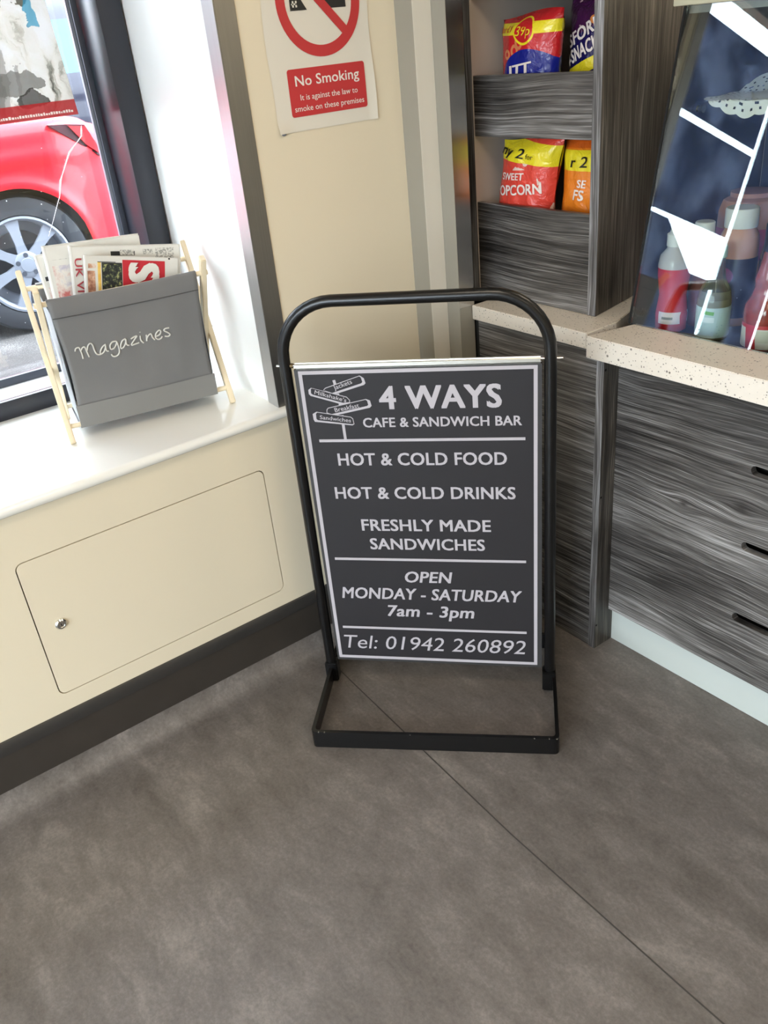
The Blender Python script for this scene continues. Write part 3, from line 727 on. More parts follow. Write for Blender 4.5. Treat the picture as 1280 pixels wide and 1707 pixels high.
# left worktop (its right edge follows the slanted tower)
wtl = plate('worktop', [(-1.675, 1.494), (-1.2835, 1.494), (-1.2835, 1.60), (-1.34, 1.77), (-1.38, 2.15), (-1.675, 2.15)], [], 0.038, frame_mat((0, 0, 0.8815), (1, 0, 0), (0, 1, 0), (0, 0, 1)), M_top)
tag(wtl, 'short cream speckled worktop under the shelf tower', 'worktop')
wtr = plate('worktop', [(-1.2755, 1.484), (0.7, 1.484), (0.7, 1.622), (-1.243, 1.622)], [], 0.052, frame_mat((0, 0, 0.8725), (1, 0, 0), (0, 1, 0), (0, 0, 1)), M_top)
for o in (wtl, wtr):
    bm = bmesh.new(); bm.from_mesh(o.data)
    bmesh.ops.remove_doubles(bm, verts=bm.verts[:], dist=1e-5)
    bmesh.ops.bevel(bm, geom=[e for e in bm.edges if len(e.link_faces) == 2 and e.calc_face_angle(0) > 1.0], offset=0.0018, segments=2, affect='EDGES')
    bm.to_mesh(o.data); bm.free()
tag(wtr, 'long thick cream speckled worktop in front of the glass display', 'worktop')
# main counter front
ct = thing('service_counter', (-0.3, 1.6, 0), 'driftwood laminate counter front with routed slots and pale grey plinth', 'counter')
plate('front_panel', [(-1.2345, 0.111), (0.65, 0.111), (0.65, 0.8455), (-1.2345, 0.8455)],
      [rrect(-0.874, z-0.0115, -0.40, z+0.0115, 0.011, 5) for z in (0.664, 0.474, 0.279)] + [rrect(-0.30, z-0.0115, 0.17, z+0.0115, 0.011, 5) for z in (0.664, 0.474, 0.279)],
      0.018, MXZ(1.564), M_wx, ct)
box('plinth', -1.2345, 0.65, 1.572, 1.588, 0.001, 0.1105, M_plinth, ct)
box('carcass', -1.2345, 0.65, 1.60, 2.13, 0.001, 0.845, M_black, ct)

# ------------------------------------------------------------------ shelf tower with niches
tw = thing('shelf_tower', (-1.56, 1.8, 0.901), 'tall driftwood laminate shelf tower holding snack bags in niches', 'shelf unit')
TY = 1.60
SL = (-1.39+1.34)/(1.833-1.59)       # slant of the side panel
bm = bmesh.new()
def quadbox(bm, poly, z0, z1):
    a = [bm.verts.new((x, y, z0)) for x, y in poly]; b_ = [bm.verts.new((x, y, z1)) for x, y in poly]
    n = len(poly)
    for i in range(n): bm.faces.new((a[i], a[(i+1) % n], b_[(i+1) % n], b_[i]))
    bm.faces.new(a); bm.faces.new(b_)
quadbox(bm, [(-1.3735, TY), (-1.348, TY), (-1.348+SL*0.42, TY+0.42), (-1.3735+SL*0.42, TY+0.42)], 0.9015, 2.2)
spn = from_bm('side_panel', bm, [M_wz, M_wedge], tw)
for p in spn.data.polygons:
    if p.normal.y < -0.5: p.material_index = 1
bm = bmesh.new(); box_bm(bm, -1.782, -1.7565, TY-0.001, TY+0.40, 0.9015, 2.2)
lp = from_bm('side_panel', bm, [M_nichein, M_wedge], tw)
for p in lp.data.polygons:
    if p.normal.y < -0.5: p.material_index = 1
tz = [(0.9015, 1.137), (1.297, 1.435), (1.60, 1.74)]
for z0, z1 in tz:
    box('front_board', -1.756, -1.3740, TY+0.0015, TY+0.0175, z0, z1, M_wx2 if z0 > 1 else M_wx, tw, 0.0008, 1)
for z in (1.03, 1.295, 1.60):
    bm = bmesh.new(); quadbox(bm, [(-1.756, TY+0.018), (-1.3742, TY+0.018), (-1.3742+SL*0.38, TY+0.38), (-1.756, TY+0.38)], z, z+0.014)
    from_bm('shelf', bm, M_nichein, tw)
box('back_panel', -1.756, -1.43, TY+0.385, TY+0.40, 0.9015, 2.2, M_dark, tw)
# the tower's wood left edge beside steel strip is the side panel front

# ------------------------------------------------------------------ snack bags
def bag_fn(w, h, t, seed, lean=0.0):
    def f(u, v):   # u in -1..1, v in 0..1 -> bulge toward viewer
        e = max(0.0, 1-abs(u)**2.6)**0.6
        s = min(1.0, min(v, 1-v)/0.16)
        s = math.sin(s*PI/2)
        n = noise.noise(Vector((u*2.2+seed, v*3.1, seed)))*0.16+noise.noise(Vector((u*5+seed, v*6, seed)))*0.07
        return t*(e*s*(1+n)+0.02)
    return f
def snack_bag(name, label, loc, rotz, w, h, t, m, seed, texts=(), tilt=0.0, group='snack bags in the shelf tower niches'):
    T = thing(name, loc, label, 'snack bag', group, rotz)
    f = bag_fn(w, h, t, seed)
    N1, N2 = 26, 34
    bm = bmesh.new(); sides = []
    for sgn in (-1, 1):
        gr = []
        for j in range(N2+1):
            row = []
            v = j/N2
            for i in range(N1+1):
                u = -1+2*i/N1
                width = w/2*(1-0.10*math.sin(PI*v)+0.03*noise.noise(Vector((seed, v*5, sgn))))
                x = u*width+tilt*v*h
                y = sgn*f(u, v)*0.55 if abs(u) < 1 else 0
                z = v*h*(1-0.03*math.cos(u*2+seed)*v)
                row.append(bm.verts.new((x, y, z)))
            gr.append(row)
        for j in range(N2):
            for i in range(N1): bm.faces.new((gr[j][i], gr[j][i+1], gr[j+1][i+1], gr[j+1][i]))
    bmesh.ops.remove_doubles(bm, verts=bm.verts[:], dist=0.0006)
    o = from_bm('bag', bm, m, T, local=True, smooth=True)
    for (s_, u0, u1, v0, cap, mt, bo, sh, rt) in texts:
        W = WORLDM[T]
        def wf(a, b_):
            v = b_/h; wd = w/2*(1-0.10*math.sin(PI*min(1, max(0, v))))
            u = (a-tilt*b_)/wd
            return f(max(-1, min(1, u)), min(1, max(0, v)))*0.55
        lettering(s_, o, W.translation, W.to_3x3() @ Vector((1, 0, 0)), (0, 0, 1), W.to_3x3() @ Vector((0, -1, 0)), u0, u1, v0, cap, mt, bo, sh, wf, 0.0024, 'lettering', rt)
    return T
YEL = sr(232, 214, 40)
inkm = plain('bag black ink', sr(24, 22, 18), 0.4); inkw = plain('bag white ink', sr(238, 226, 218), 0.4); inkr = plain('bag red ink', sr(190, 30, 30), 0.4)
A_sweet = art('sweet popcorn bag print', sr(222, 72, 58), [(sr(222, 196, 184), 'spots', 15, 0.55, 0.0, 0.195), (sr(222, 72, 58), 'rect', 0.02, 0.137, 0.062, 0.036, 0.05), (sr(198, 50, 70), 'band', 0.245, 0.4, 0.0), (YEL, 'band', 0.193, 0.243, -0.10)], 0.3, 0.3, wrinkle=0.6)
snack_bag('popcorn_bag', 'red sweet popcorn bag with yellow offer band in the lower niche', (-1.655, 1.665, 1.0445), 0.02, 0.20, 0.245, 0.07, A_sweet, 1.7,
    [('SWEET', -0.036, 0.044, 0.148, 0.017, inkw, 0.022, 0.15, 0.03), ('POPCORN', -0.066, 0.096, 0.106, 0.025, inkw, 0.025, 0.12, 0.09), ('ny 2', -0.045, 0.042, 0.210, 0.022, inkm, 0.01, 0.2, -0.12), ('for', 0.047, 0.072, 0.200, 0.012, inkm, 0.0, 0.2, -0.06)], 0.18)
A_or = art('orange puffs bag print', sr(236, 132, 34), [(sr(250, 196, 60), 'disc', 0.085, 0.10, 0.03, 0.06), (sr(214, 100, 30), 'band', 0.222, 0.4, 0.0), (YEL, 'band', 0.172, 0.218, 0.0)], 0.3, 0.3, wrinkle=0.6)
snack_bag('cheese_puffs_bag', 'orange cheese puffs bag at the right of the lower niche', (-1.488, 1.705, 1.0445), 0.0, 0.145, 0.235, 0.06, A_or, 4.2,
    [('SE', 0.012, 0.040, 0.135, 0.018, inkw, 0.026, 0.12, -0.02), ('FS', 0.0, 0.034, 0.106, 0.024, inkw, 0.03, 0.12, -0.02), ('r 2', -0.01, 0.042, 0.180, 0.024, inkm, 0.01, 0.2, 0.02)], 0.08)
A_red = art('red corn snack bag print', sr(196, 34, 40), [(sr(226, 190, 180), 'spots', 26, 0.36, 0.13, 0.2), (sr(196, 34, 40), 'rect', 0.04, 0.17, 0.10, 0.06, 0.0), (sr(216, 130, 84), 'disc', -0.012, 0.172, 0.013, 0.014), (sr(196, 34, 40), 'disc', -0.012, 0.172, 0.006, 0.007), (sr(216, 130, 84), 'disc', 0.004, 0.188, 0.013, 0.014), (sr(196, 34, 40), 'disc', 0.004, 0.188, 0.006, 0.007), (sr(216, 130, 84), 'disc', -0.04, 0.165, 0.013, 0.011), (sr(196, 34, 40), 'disc', -0.04, 0.165, 0.006, 0.005),
    (sr(24, 34, 130), 'disc', 0.03, 0.10, 0.095, 0.075), (YEL, 'band', 0.205, 0.23, 0.0), (YEL, 'disc', 0.02, 0.212, 0.033, 0.029), (sr(196, 34, 40), 'disc', 0.02, 0.213, 0.028, 0.025)], 0.25, 0.4, wrinkle=0.6)
snack_bag('corn_snack_bag', 'red and blue corn snack bag marked 39p in the upper niche', (-1.634, 1.675, 1.3095), -0.03, 0.20, 0.246, 0.07, A_red, 8.3,
    [('39p', -0.003, 0.043, 0.203, 0.019, plain('bag yellow ink', YEL, 0.4), 0.0, 0.1, 0.0), ('2 for £1', -0.083, -0.02, 0.210, 0.013, inkr, 0.01, 0.1, 0.03), ('ITT', -0.03, 0.05, 0.118, 0.022, inkw, 0.04, 0.1, 0.12)], 0.05)
A_pur = art('purple snack bag print', sr(66, 22, 66), [(sr(24, 22, 80), 'band', -1, 0.20, 0.3), (sr(214, 130, 60), 'disc', 0.045, 0.232, 0.012, 0.010), (sr(66, 22, 66), 'disc', 0.045, 0.232, 0.005, 0.004), (sr(214, 130, 60), 'disc', 0.028, 0.222, 0.011, 0.009), (sr(200, 170, 170), 'spots', 30, 0.3, 0.21, 0.27), (YEL, 'band', 0.112, 0.140, 0.35)], 0.22, 0.4, wrinkle=0.7)
snack_bag('purple_snack_bag', 'dark purple snack bag with slanting white letters in the upper niche', (-1.508, 1.757, 1.3095), 0.0, 0.165, 0.27, 0.06, A_pur, 6.1,
    [('SFORM', -0.05, 0.068, 0.165, 0.026, inkw, 0.03, 0.15, 0.40), ('A-SNACK', -0.064, 0.055, 0.122, 0.028, inkw, 0.035, 0.15, 0.40)], 0.06)
snack_bag('dark_snack_bag', 'dark red snack bag standing behind the others in the upper niche', (-1.53, 1.86, 1.3095), 0.0, 0.20, 0.262, 0.06, art('dark red bag print', sr(120, 20, 28), [(sr(150, 110, 30), 'band', 0.20, 0.215, 0.0), (sr(150, 110, 30), 'disc', 0.03, 0.205, 0.026, 0.024), (sr(120, 20, 28), 'disc', 0.03, 0.205, 0.021, 0.02)], 0.3, 0.3, wrinkle=0.5), 2.9, (), 0.05)

# ------------------------------------------------------------------ glass display cabinet
dc = thing('display_cabinet', (-0.3, 1.85, 0.86), 'glass fronted display cabinet of sauces behind the long worktop', 'display cabinet')
gy0, gz0, gy1, gz1 = 1.612, 0.9, 1.744, 1.538
gl = Vector((0, gy1-gy0, gz1-gz0)).normalized(); gn = Vector((0, -gl.z, gl.y))
bm = bmesh.new(); beam_bm(bm, Vector((-0.28, gy0, gz0)), Vector((-0.28, gy1, gz1)), 1.94, 0.006, (1, 0, 0))
from_bm('front_pane', bm, M_cabglass, dc)
beam('edge_seal', (-1.2535, gy0, gz0), (-1.2535, gy1, gz1), 0.005, 0.009, (1, 0, 0), M_black, dc)
bm = bmesh.new()
quad = [(1.617, 0.861), (1.752, 1.532), (2.10, 1.532), (2.10, 0.861)]
a_ = [bm.verts.new((-1.262, y, z)) for y, z in quad]; b_ = [bm.verts.new((-1.2565, y, z)) for y, z in quad]
for i in range(4): bm.faces.new((a_[i], a_[(i+1) % 4], b_[(i+1) % 4], b_[i]))
bm.faces.new(a_); bm.faces.new(b_)
from_bm('end_panel', bm, M_dark, dc)
box('roof_board', -1.285, 0.7, 1.742, 2.12, 1.5395, 1.562, plain('pale cabinet top', sr(206, 200, 172), 0.45), dc, 0.002)
box('roof_rail', -1.25, 0.69, 1.7495, 1.762, 1.524, 1.539, M_alud, dc)
box('back_panel', -1.256, 0.69, 2.10, 2.115, 0.861, 1.539, plain('slate back panel', sr(52, 58, 70), 0.5, var=0.2, vs=3), dc)
box('display_floor', -1.256, 0.69, 1.624, 2.099, 0.861, 0.868, M_dark, dc)
box('glass_shelf', -1.250, 0.66, 1.80, 2.06, 1.3475, 1.3535, M_cabglass, dc)
for y in (1.80, 2.0):
    lathe('shelf_support', [(0, 0), (0.007, 0), (0.008, 0.004), (0.008, 0.012), (0.005, 0.014), (0.005, 0.020), (0.008, 0.022), (0.008, 0.026), (0, 0.026)], M_chrome, dc, 16, frame_mat((-1.2564, y, 1.338), (0, 1, 0), (0, 0, 1), (1, 0, 0)))

# doily on the glass shelf
dl = thing('paper_doily', (-1.125, 1.918, 1.3545), 'round white lacy paper doily draped over the glass shelf edge', 'doily')
bm = bmesh.new(); NR, NA = 30, 176
def dpt(i, k):
    a = 2*PI*k/NA; r = 0.15*i/NR
    r *= 1+ (0.04*abs(math.sin(a*11))*(i/NR)**4)
    x = -1.125+r*math.cos(a); y = 1.918+r*math.sin(a); z = 1.3555+0.0015*math.sin(a*9)*(i/NR)**2
    edge = 1.80+0.0
    if y < edge-0.003:
        ov = edge-0.003-y; z -= ov*0.96; y = edge-0.004-0.10*ov
    if y > 1.97: z += (y-1.97)*0.5
    return (x, y, z)
vs = [[bm.verts.new(dpt(i, k)) for k in range(NA)] for i in range(1, NR+1)]
for i in range(NR-1):
    for k in range(NA):
        if i in (15, 17, 20, 22, 26) and k % 4 == (i % 4): continue
        if i == 24 and k % 8 in (0, 1): continue
        k2 = (k+1) % NA
        bm.faces.new((vs[i][k], vs[i+1][k], vs[i+1][k2], vs[i][k2]))
bm.faces.new(vs[0])
from_bm('lace_sheet', bm, plain('white doily paper', sr(236, 234, 224), 0.7), dl)
# bottles
def bottle(name, label, loc, prof, m, cap=None, capm=None, label_prof=None, labm=None, content=None, contm=None, sq=None, cat='bottle'):
    T = thing(name, loc, label, cat)
    M = Matrix.Translation(loc)
    lathe('body', prof, m, T, 32, M, sq=sq)
    if content: lathe('contents', content, contm, T, 32, M)
    if label_prof: lathe('printed_label', label_prof, labm, T, 32, M)
    if cap: lathe('cap', cap, capm, T, 36, M)
    return T
Zf = 0.8685
M_capw = plain('white plastic cap', sr(232, 230, 224), 0.4)
M_rp = art('red sauce bottle print', sr(214, 42, 48), [(sr(238, 220, 220), 'rect', 0.012, 0.035, 0.022, 0.014, 0.0), (sr(150, 150, 154), 'rect', 0.012, 0.035, 0.012, 0.003, 0.0), (sr(196, 190, 190), 'band', 0.148, 0.3, 0.0)], 0.25, 0.4)
bottle('sauce_bottle', 'red squeezy sauce bottle with pale shoulders nearest the cabinet end', (-1.213, 1.712, Zf),
       [(0, 0), (0.032, 0), (0.036, 0.004), (0.037, 0.04), (0.031, 0.085), (0.037, 0.13), (0.037, 0.155), (0.033, 0.175), (0.020, 0.19), (0.0185, 0.20), (0, 0.20)], M_rp,
       [(0, 0.196), (0.021, 0.196), (0.021, 0.222), (0.015, 0.226), (0.010, 0.245), (0, 0.247)], M_capw)
M_clear = plain('clear bottle plastic', sr(200, 205, 196), 0.1, trans=0.9)
M_dress = plain('creamy dressing', sr(206, 198, 158), 0.5, var=0.12, vs=40)
M_lab = art('pale blue bottle label', sr(190, 214, 214), [(sr(96, 170, 60), 'rect', 0.008, 0.066, 0.014, 0.004, -0.1), (sr(226, 236, 236), 'rect', 0.006, 0.05, 0.017, 0.006, 0.0), (sr(150, 180, 190), 'spots', 150, 0.3, 0.01, 0.04)], 0.4, plane='xz')
bottle('dressing_bottle', 'clear bottle of pale dressing with light blue and green label', (-1.105, 1.716, Zf),
       [(0, 0), (0.033, 0), (0.037, 0.005), (0.037, 0.085), (0.033, 0.11), (0.02, 0.135), (0.016, 0.165), (0.016, 0.185), (0, 0.185)], M_clear,
       [(0, 0.183), (0.0185, 0.183), (0.0185, 0.205), (0.0165, 0.208), (0, 0.208)], plain('pale green cap', sr(196, 222, 208), 0.4),
       [(0.0372, 0.008), (0.0376, 0.01), (0.0376, 0.075), (0.0372, 0.077)], M_lab,
       [(0, 0.003), (0.0345, 0.003), (0.0345, 0.082), (0.0325, 0.092), (0, 0.092)], M_dress)
M_salsa = plain('herby red salsa', sr(168, 62, 44), 0.15, var=0.3, vs=60, coat=0.6)
M_slab = art('red and white salsa label', sr(206, 44, 44), [(sr(232, 224, 214), 'band', -1, 0.05, 0.0), (sr(206, 44, 44), 'rect', -0.004, 0.03, 0.012, 0.04, 0.1), (sr(214, 208, 190), 'rect', 0.022, 0.034, 0.014, 0.013, 0.0)], 0.4)
bottle('salsa_bottle', 'waisted glass bottle of red herb salsa at the right of the display', (-0.985, 1.728, Zf),
       [(0, 0), (0.041, 0), (0.045, 0.006), (0.045, 0.06), (0.047, 0.075), (0.044, 0.095), (0.033, 0.115), (0.028, 0.135), (0.030, 0.150), (0.026, 0.165), (0.020, 0.190), (0.017, 0.21), (0, 0.21)], M_salsa,
       [(0, 0.208), (0.020, 0.208), (0.020, 0.262), (0.018, 0.266), (0, 0.266)], plain('black cap', sr(26, 24, 28), 0.35),
       [(0.0454, 0.006), (0.0457, 0.008), (0.0457, 0.056), (0.0454, 0.058)], M_slab)
M_peach = plain('peach sauce', sr(206, 148, 110), 0.3, var=0.05)
M_dlab = art('dark label with pink flower', sr(34, 30, 42), [(sr(150, 50, 110), 'disc', 0.0, 0.118, 0.018, 0.018), (sr(190, 190, 196), 'spots', 90, 0.22, 0.03, 0.10)], 0.35)
bottle('mayonnaise_bottle', 'peach sauce bottle with wide white lid and dark label', (-1.134, 1.838, Zf),
       [(0, 0), (0.040, 0), (0.043, 0.005), (0.043, 0.19), (0.041, 0.205), (0.033, 0.22), (0.031, 0.226), (0, 0.226)], M_peach,
       [(0, 0.222), (0.036, 0.222), (0.0365, 0.226), (0.0365, 0.260), (0.034, 0.264), (0, 0.264)], M_capw,
       [(0.0434, 0.02), (0.0438, 0.022), (0.0438, 0.155), (0.0434, 0.157)], M_dlab)
bottle('catering_tub', 'large peach catering tub with pink sticker behind the white lidded bottle', (-1.21, 1.995, Zf),
       [(0, 0), (0.072, 0), (0.078, 0.006), (0.080, 0.20), (0.078, 0.23), (0.066, 0.252), (0.03, 0.262), (0, 0.264)], plain('peach tub plastic', sr(196, 140, 112), 0.4, var=0.06),
       [(0, 0.258), (0.05, 0.258), (0.05, 0.268), (0, 0.27)], plain('peach lid', sr(188, 130, 106), 0.4),
       [(0.0812, 0.12), (0.0816, 0.122), (0.0816, 0.19), (0.0812, 0.192)], plain('pink sticker', sr(196, 84, 112), 0.5), cat='tub')
bottle('catering_tub', 'grey lidded catering tub at the back right of the display', (-1.04, 2.01, Zf),
       [(0, 0), (0.072, 0), (0.078, 0.006), (0.080, 0.27), (0, 0.27)], plain('dark tub plastic', sr(40, 42, 50), 0.4),
       [(0, 0.272), (0.082, 0.272), (0.084, 0.285), (0.07, 0.295), (0, 0.30)], plain('grey lid', sr(130, 134, 130), 0.4), cat='tub')
bottle('brown_sauce_bottle', 'brown sauce bottle with white lid half hidden behind the red one', (-1.19, 1.783, Zf),
       [(0, 0), (0.027, 0), (0.030, 0.004), (0.030, 0.16), (0.026, 0.19), (0.018, 0.205), (0, 0.205)], plain('brown sauce', sr(112, 62, 54), 0.3),
       [(0, 0.202), (0.022, 0.202), (0.022, 0.236), (0.02, 0.238), (0, 0.238)], M_capw)
bottle('black_bottle', 'dark bottle standing behind the salsa bottle', (-1.035, 1.83, Zf),
       [(0, 0), (0.030, 0), (0.034, 0.004), (0.034, 0.17), (0.028, 0.20), (0.02, 0.22), (0.02, 0.26), (0, 0.26)], plain('black sauce', sr(24, 22, 28), 0.15, coat=0.5))

# ------------------------------------------------------------------ magazine rack
RO = Vector((-1.98, 0.484, 0.757)); RA = 0.191
RU = Vector((math.sin(RA), math.cos(RA), 0)); RW = Vector((-RU.y, RU.x, 0))
def rp(u, w, z): return RO+RU*u+RW*w+Vector((0, 0, z))
M_pine = plain('pale pine', sr(238, 222, 190), 0.45, var=0.05, vs=20)
M_cloth = None
m, nt, b = newmat('grey canvas'); g = G(nt); P = g.pos('Object')
X, Y, Z = g.sep(P)
weave = g.math('ADD', g.noise(g.comb(g.math('MULTIPLY', X, 900), g.math('MULTIPLY', Y, 900), g.math('MULTIPLY', Z, 60)), 1, 1), g.noise(g.comb(g.math('MULTIPLY', X, 60), g.math('MULTIPLY', Y, 60), g.math('MULTIPLY', Z, 900)), 1, 1))
nt.links.new(g.mix(g.noise(P, 5, 3), sr(100, 100, 100), sr(122, 121, 119)), b.inputs['Base Color'])
b.inputs['Roughness'].default_value = 0.65; b.inputs['Sheen Weight'].default_value = 0.2
g.bump(weave, 0.15, 0.0006, b)
M_cloth = m
rk = thing('magazine_rack', RO+RU*0.195+RW*0.11, 'grey canvas magazine rack with crossed pale pine legs on the window sill', 'magazine rack')
LU = 0.391; FB, FF, FH = 0.222, -0.016, 0.375
for k, u in enumerate((0.0, LU)):
    s_ = -1 if k == 0 else 1
    beam('leg', rp(u+s_*0.006, 0.008, 0.0), rp(u+s_*0.006, FB, FH), 0.013, 0.021, RU, M_pine, rk, 0.0018)
    beam('leg', rp(u-s_*0.007, 0.200, 0.0), rp(u-s_*0.007, FF, FH), 0.013, 0.021, RU, M_pine, rk, 0.0018)
    lathe('pivot_pin', [(0, -0.013), (0.003, -0.013), (0.003, 0.014), (0, 0.014)], M_chrome, rk, 10, frame_mat(rp(u, 0.105, 0.18), RW, (0, 0, 1), RU))
def on(leg, z):   # w of a leg at height z
    return 0.008+(FB-0.008)*z/FH if leg == 'A' else 0.200+(FF-0.200)*z/FH
D1 = (on('B', 0.336), 0.336); D2 = (on('A', 0.336), 0.336); D3 = (on('A', 0.037), 0.037); D4 = (on('B', 0.037), 0.037)
for w, z in (D1, D2, D3, D4):
    tube('dowel', [rp(-0.004, w, z), rp(LU+0.004, w, z)], 0.0062, M_pine, rk, 10)
# canvas sling: front face, bottom and back face, hung on the four dowels
u0, u1 = 0.023, 0.366
bm = bmesh.new()
NU = 30
fr_pts = []
path = []
for i in range(13):                       # front: top to bottom
    t = i/12; path.append((D1[0]+(D3[0]-D1[0])*t-0.0085-0.004*math.sin(PI*t), D1[1]+(D3[1]-D1[1])*t))
path[0] = (D1[0]-0.008, D1[1]+0.002)
top_roll = [(D1[0]+0.0085, D1[1]-0.004), (D1[0]+0.006, D1[1]+0.007), (D1[0]-0.004, D1[1]+0.0085)]
path = top_roll+path
path += [(D3[0]-0.004, D3[1]-0.0085)]
for i in range(1, 8):
    t = i/8; path.append((D3[0]+(D4[0]-D3[0])*t, 0.0285-0.010*math.sin(PI*t)))
path += [(D4[0]+0.004, D4[1]-0.0085), (D4[0]+0.009, D4[1])]
for i in range(1, 13):
    t = i/12; path.append((D4[0]+(D2[0]-D4[0])*t+0.0085, D4[1]+(D2[1]-D4[1])*t))
path += [(D2[0]+0.004, D2[1]+0.0085), (D2[0]-0.006, D2[1]+0.006)]
rows = []
for i, (w, z) in enumerate(path):
    row = []
    for k in range(NU+1):
        t = k/NU; u = u0+(u1-u0)*t
        u += 0.0045*(1-2*t)*math.sin(PI*min(1, max(0, (z-0.03)/0.3)))*(abs(1-2*t)**3)*2
        wr = 0.0022*noise.noise(Vector((u*22, z*5, 3.1)))
        row.append(bm.verts.new(rp(u, w+wr, z-0.003*math.sin(PI*t)*(1 if z > 0.3 else 0.4))))
    rows.append(row)
for a, b_ in zip(rows, rows[1:]):
    for k in range(NU): bm.faces.new((a[k], a[k+1], b_[k+1], b_[k]))
sling = from_bm('canvas_sling', bm, M_cloth, rk, smooth=True)
md = sling.modifiers.new('thickness', 'SOLIDIFY'); md.thickness = 0.0016; md.offset = 0
# side gussets
M_lin = plain('pale canvas lining', sr(176, 182, 186), 0.7)
for u in (u0+0.003, u1-0.003):
    bm = bmesh.new()
    pl_ = [(D1[0], D1[1]-0.02), (D3[0]-0.004, D3[1]), (D4[0]+0.004, D4[1]), (D2[0], D2[1]-0.02), (0.105, 0.26)]
    vs = [bm.verts.new(rp(u+(0.012 if u < 0.1 else -0.012)*(1 if i == 4 else 0), w, z)) for i, (w, z) in enumerate(pl_)]
    bm.faces.new(vs)
    gs = from_bm('side_gusset', bm, M_lin, rk)
    md = gs.modifiers.new('thickness', 'SOLIDIFY'); md.thickness = 0.001
# hem band along the foot of the front and stitched seam under the top roll
def front_w(z):
    t = (D1[1]-z)/(D1[1]-D3[1]); return D1[0]+(D3[0]-D1[0])*t-0.0085-0.004*math.sin(PI*max(0, min(1, t)))
bm = bmesh.new()
for z0, z1 in ((0.0305, 0.088),):
    r = []
    for z in (z0, (z0+z1)/2, z1):
        r.append([bm.verts.new(rp(u0+0.0005+(u1-u0-0.001)*k/20, front_w(z)-0.0030+0.0022*noise.noise(Vector(((u0+(u1-u0)*k/20)*22, z*5, 3.1))), z-0.0012*math.sin(PI*k/20))) for k in range(21)])
    for a, b_ in zip(r, r[1:]):
        for k in range(20): bm.faces.new((a[k], a[k+1], b_[k+1], b_[k]))
hem = from_bm('hem_band', bm, plain('grey hem canvas', sr(128, 127, 124), 0.6, var=0.04), sling, smooth=True)
tube('top_seam', [rp(u0+0.003+(u1-u0-0.006)*k/20, front_w(0.302)-0.0028+0.0022*noise.noise(Vector(((u0+(u1-u0)*k/20)*22, 1.51, 3.1))), 0.302-0.002*math.sin(PI*k/20)) for k in range(21)], 0.0011, plain('seam thread', sr(74, 74, 74), 0.7), sling, 6)
# handwritten word
SC = [[[0.055, 0.22], [0.058, 0.226], [0.065, 0.227], [0.067, 0.219], [0.068, 0.21], [0.068, 0.199]], [[0.068, 0.219], [0.073, 0.225], [0.078, 0.225], [0.08, 0.213], [0.082, 0.2]], [[0.081, 0.216], [0.086, 0.227], [0.092, 0.231], [0.096, 0.226], [0.097, 0.214], [0.1, 0.203], [0.107, 0.2], [0.111, 0.202]], [[0.125, 0.221], [0.117, 0.217], [0.11, 0.208], [0.109, 0.201], [0.117, 0.204], [0.123, 0.214], [0.124, 0.22], [0.123, 0.211], [0.124, 0.205], [0.128, 0.204]], [[0.15, 0.223], [0.141, 0.223], [0.134, 0.216], [0.134, 0.207], [0.142, 0.208], [0.149, 0.217], [0.151, 0.222], [0.152, 0.21], [0.152, 0.2], [0.149, 0.192], [0.142, 0.188], [0.135, 0.189], [0.132, 0.195]], [[0.172, 0.224], [0.164, 0.221], [0.158, 0.212], [0.157, 0.204], [0.164, 0.206], [0.171, 0.216], [0.172, 0.223], [0.171, 0.213], [0.173, 0.208], [0.177, 0.207]], [[0.184, 0.22], [0.191, 0.223], [0.199, 0.224], [0.191, 0.216], [0.182, 0.206], [0.192, 0.206], [0.201, 0.207]], [[0.207, 0.223], [0.206, 0.212], [0.211, 0.204]], [[0.208, 0.232], [0.208, 0.231]], [[0.221, 0.222], [0.22, 0.213], [0.219, 0.207]], [[0.219, 0.211], [0.225, 0.219], [0.232, 0.222], [0.234, 0.213], [0.238, 0.206]], [[0.242, 0.213], [0.252, 0.216], [0.256, 0.223], [0.252, 0.226], [0.244, 0.22], [0.241, 0.211], [0.246, 0.205], [0.253, 0.206], [0.257, 0.21]], [[0.277, 0.227], [0.268, 0.227], [0.264, 0.223], [0.271, 0.217], [0.276, 0.211], [0.271, 0.207], [0.263, 0.209]]]
M_hand = plain('pale printed script', sr(206, 204, 196), 0.6)
for st in SC:
    pts = []
    P = [Vector((a, b_, 0)) for a, b_ in st]
    for i in range(len(P)-1):           # Catmull-Rom
        p0, p1, p2, p3 = P[max(i-1, 0)], P[i], P[i+1], P[min(i+2, len(P)-1)]
        for k in range(5):
            t = k/5
            pts.append(0.5*((2*p1)+(p2-p0)*t+(2*p0-5*p1+4*p2-p3)*t*t+(3*p1-p0-3*p2+p3)*t**3))
    pts.append(P[-1])
    tube('script_letter', [rp(q.x, front_w(q.y)-0.0020+0.0022*noise.noise(Vector((q.x*22, q.y*5, 3.1))), q.y) for q in pts], 0.0018, M_hand, sling, 6)

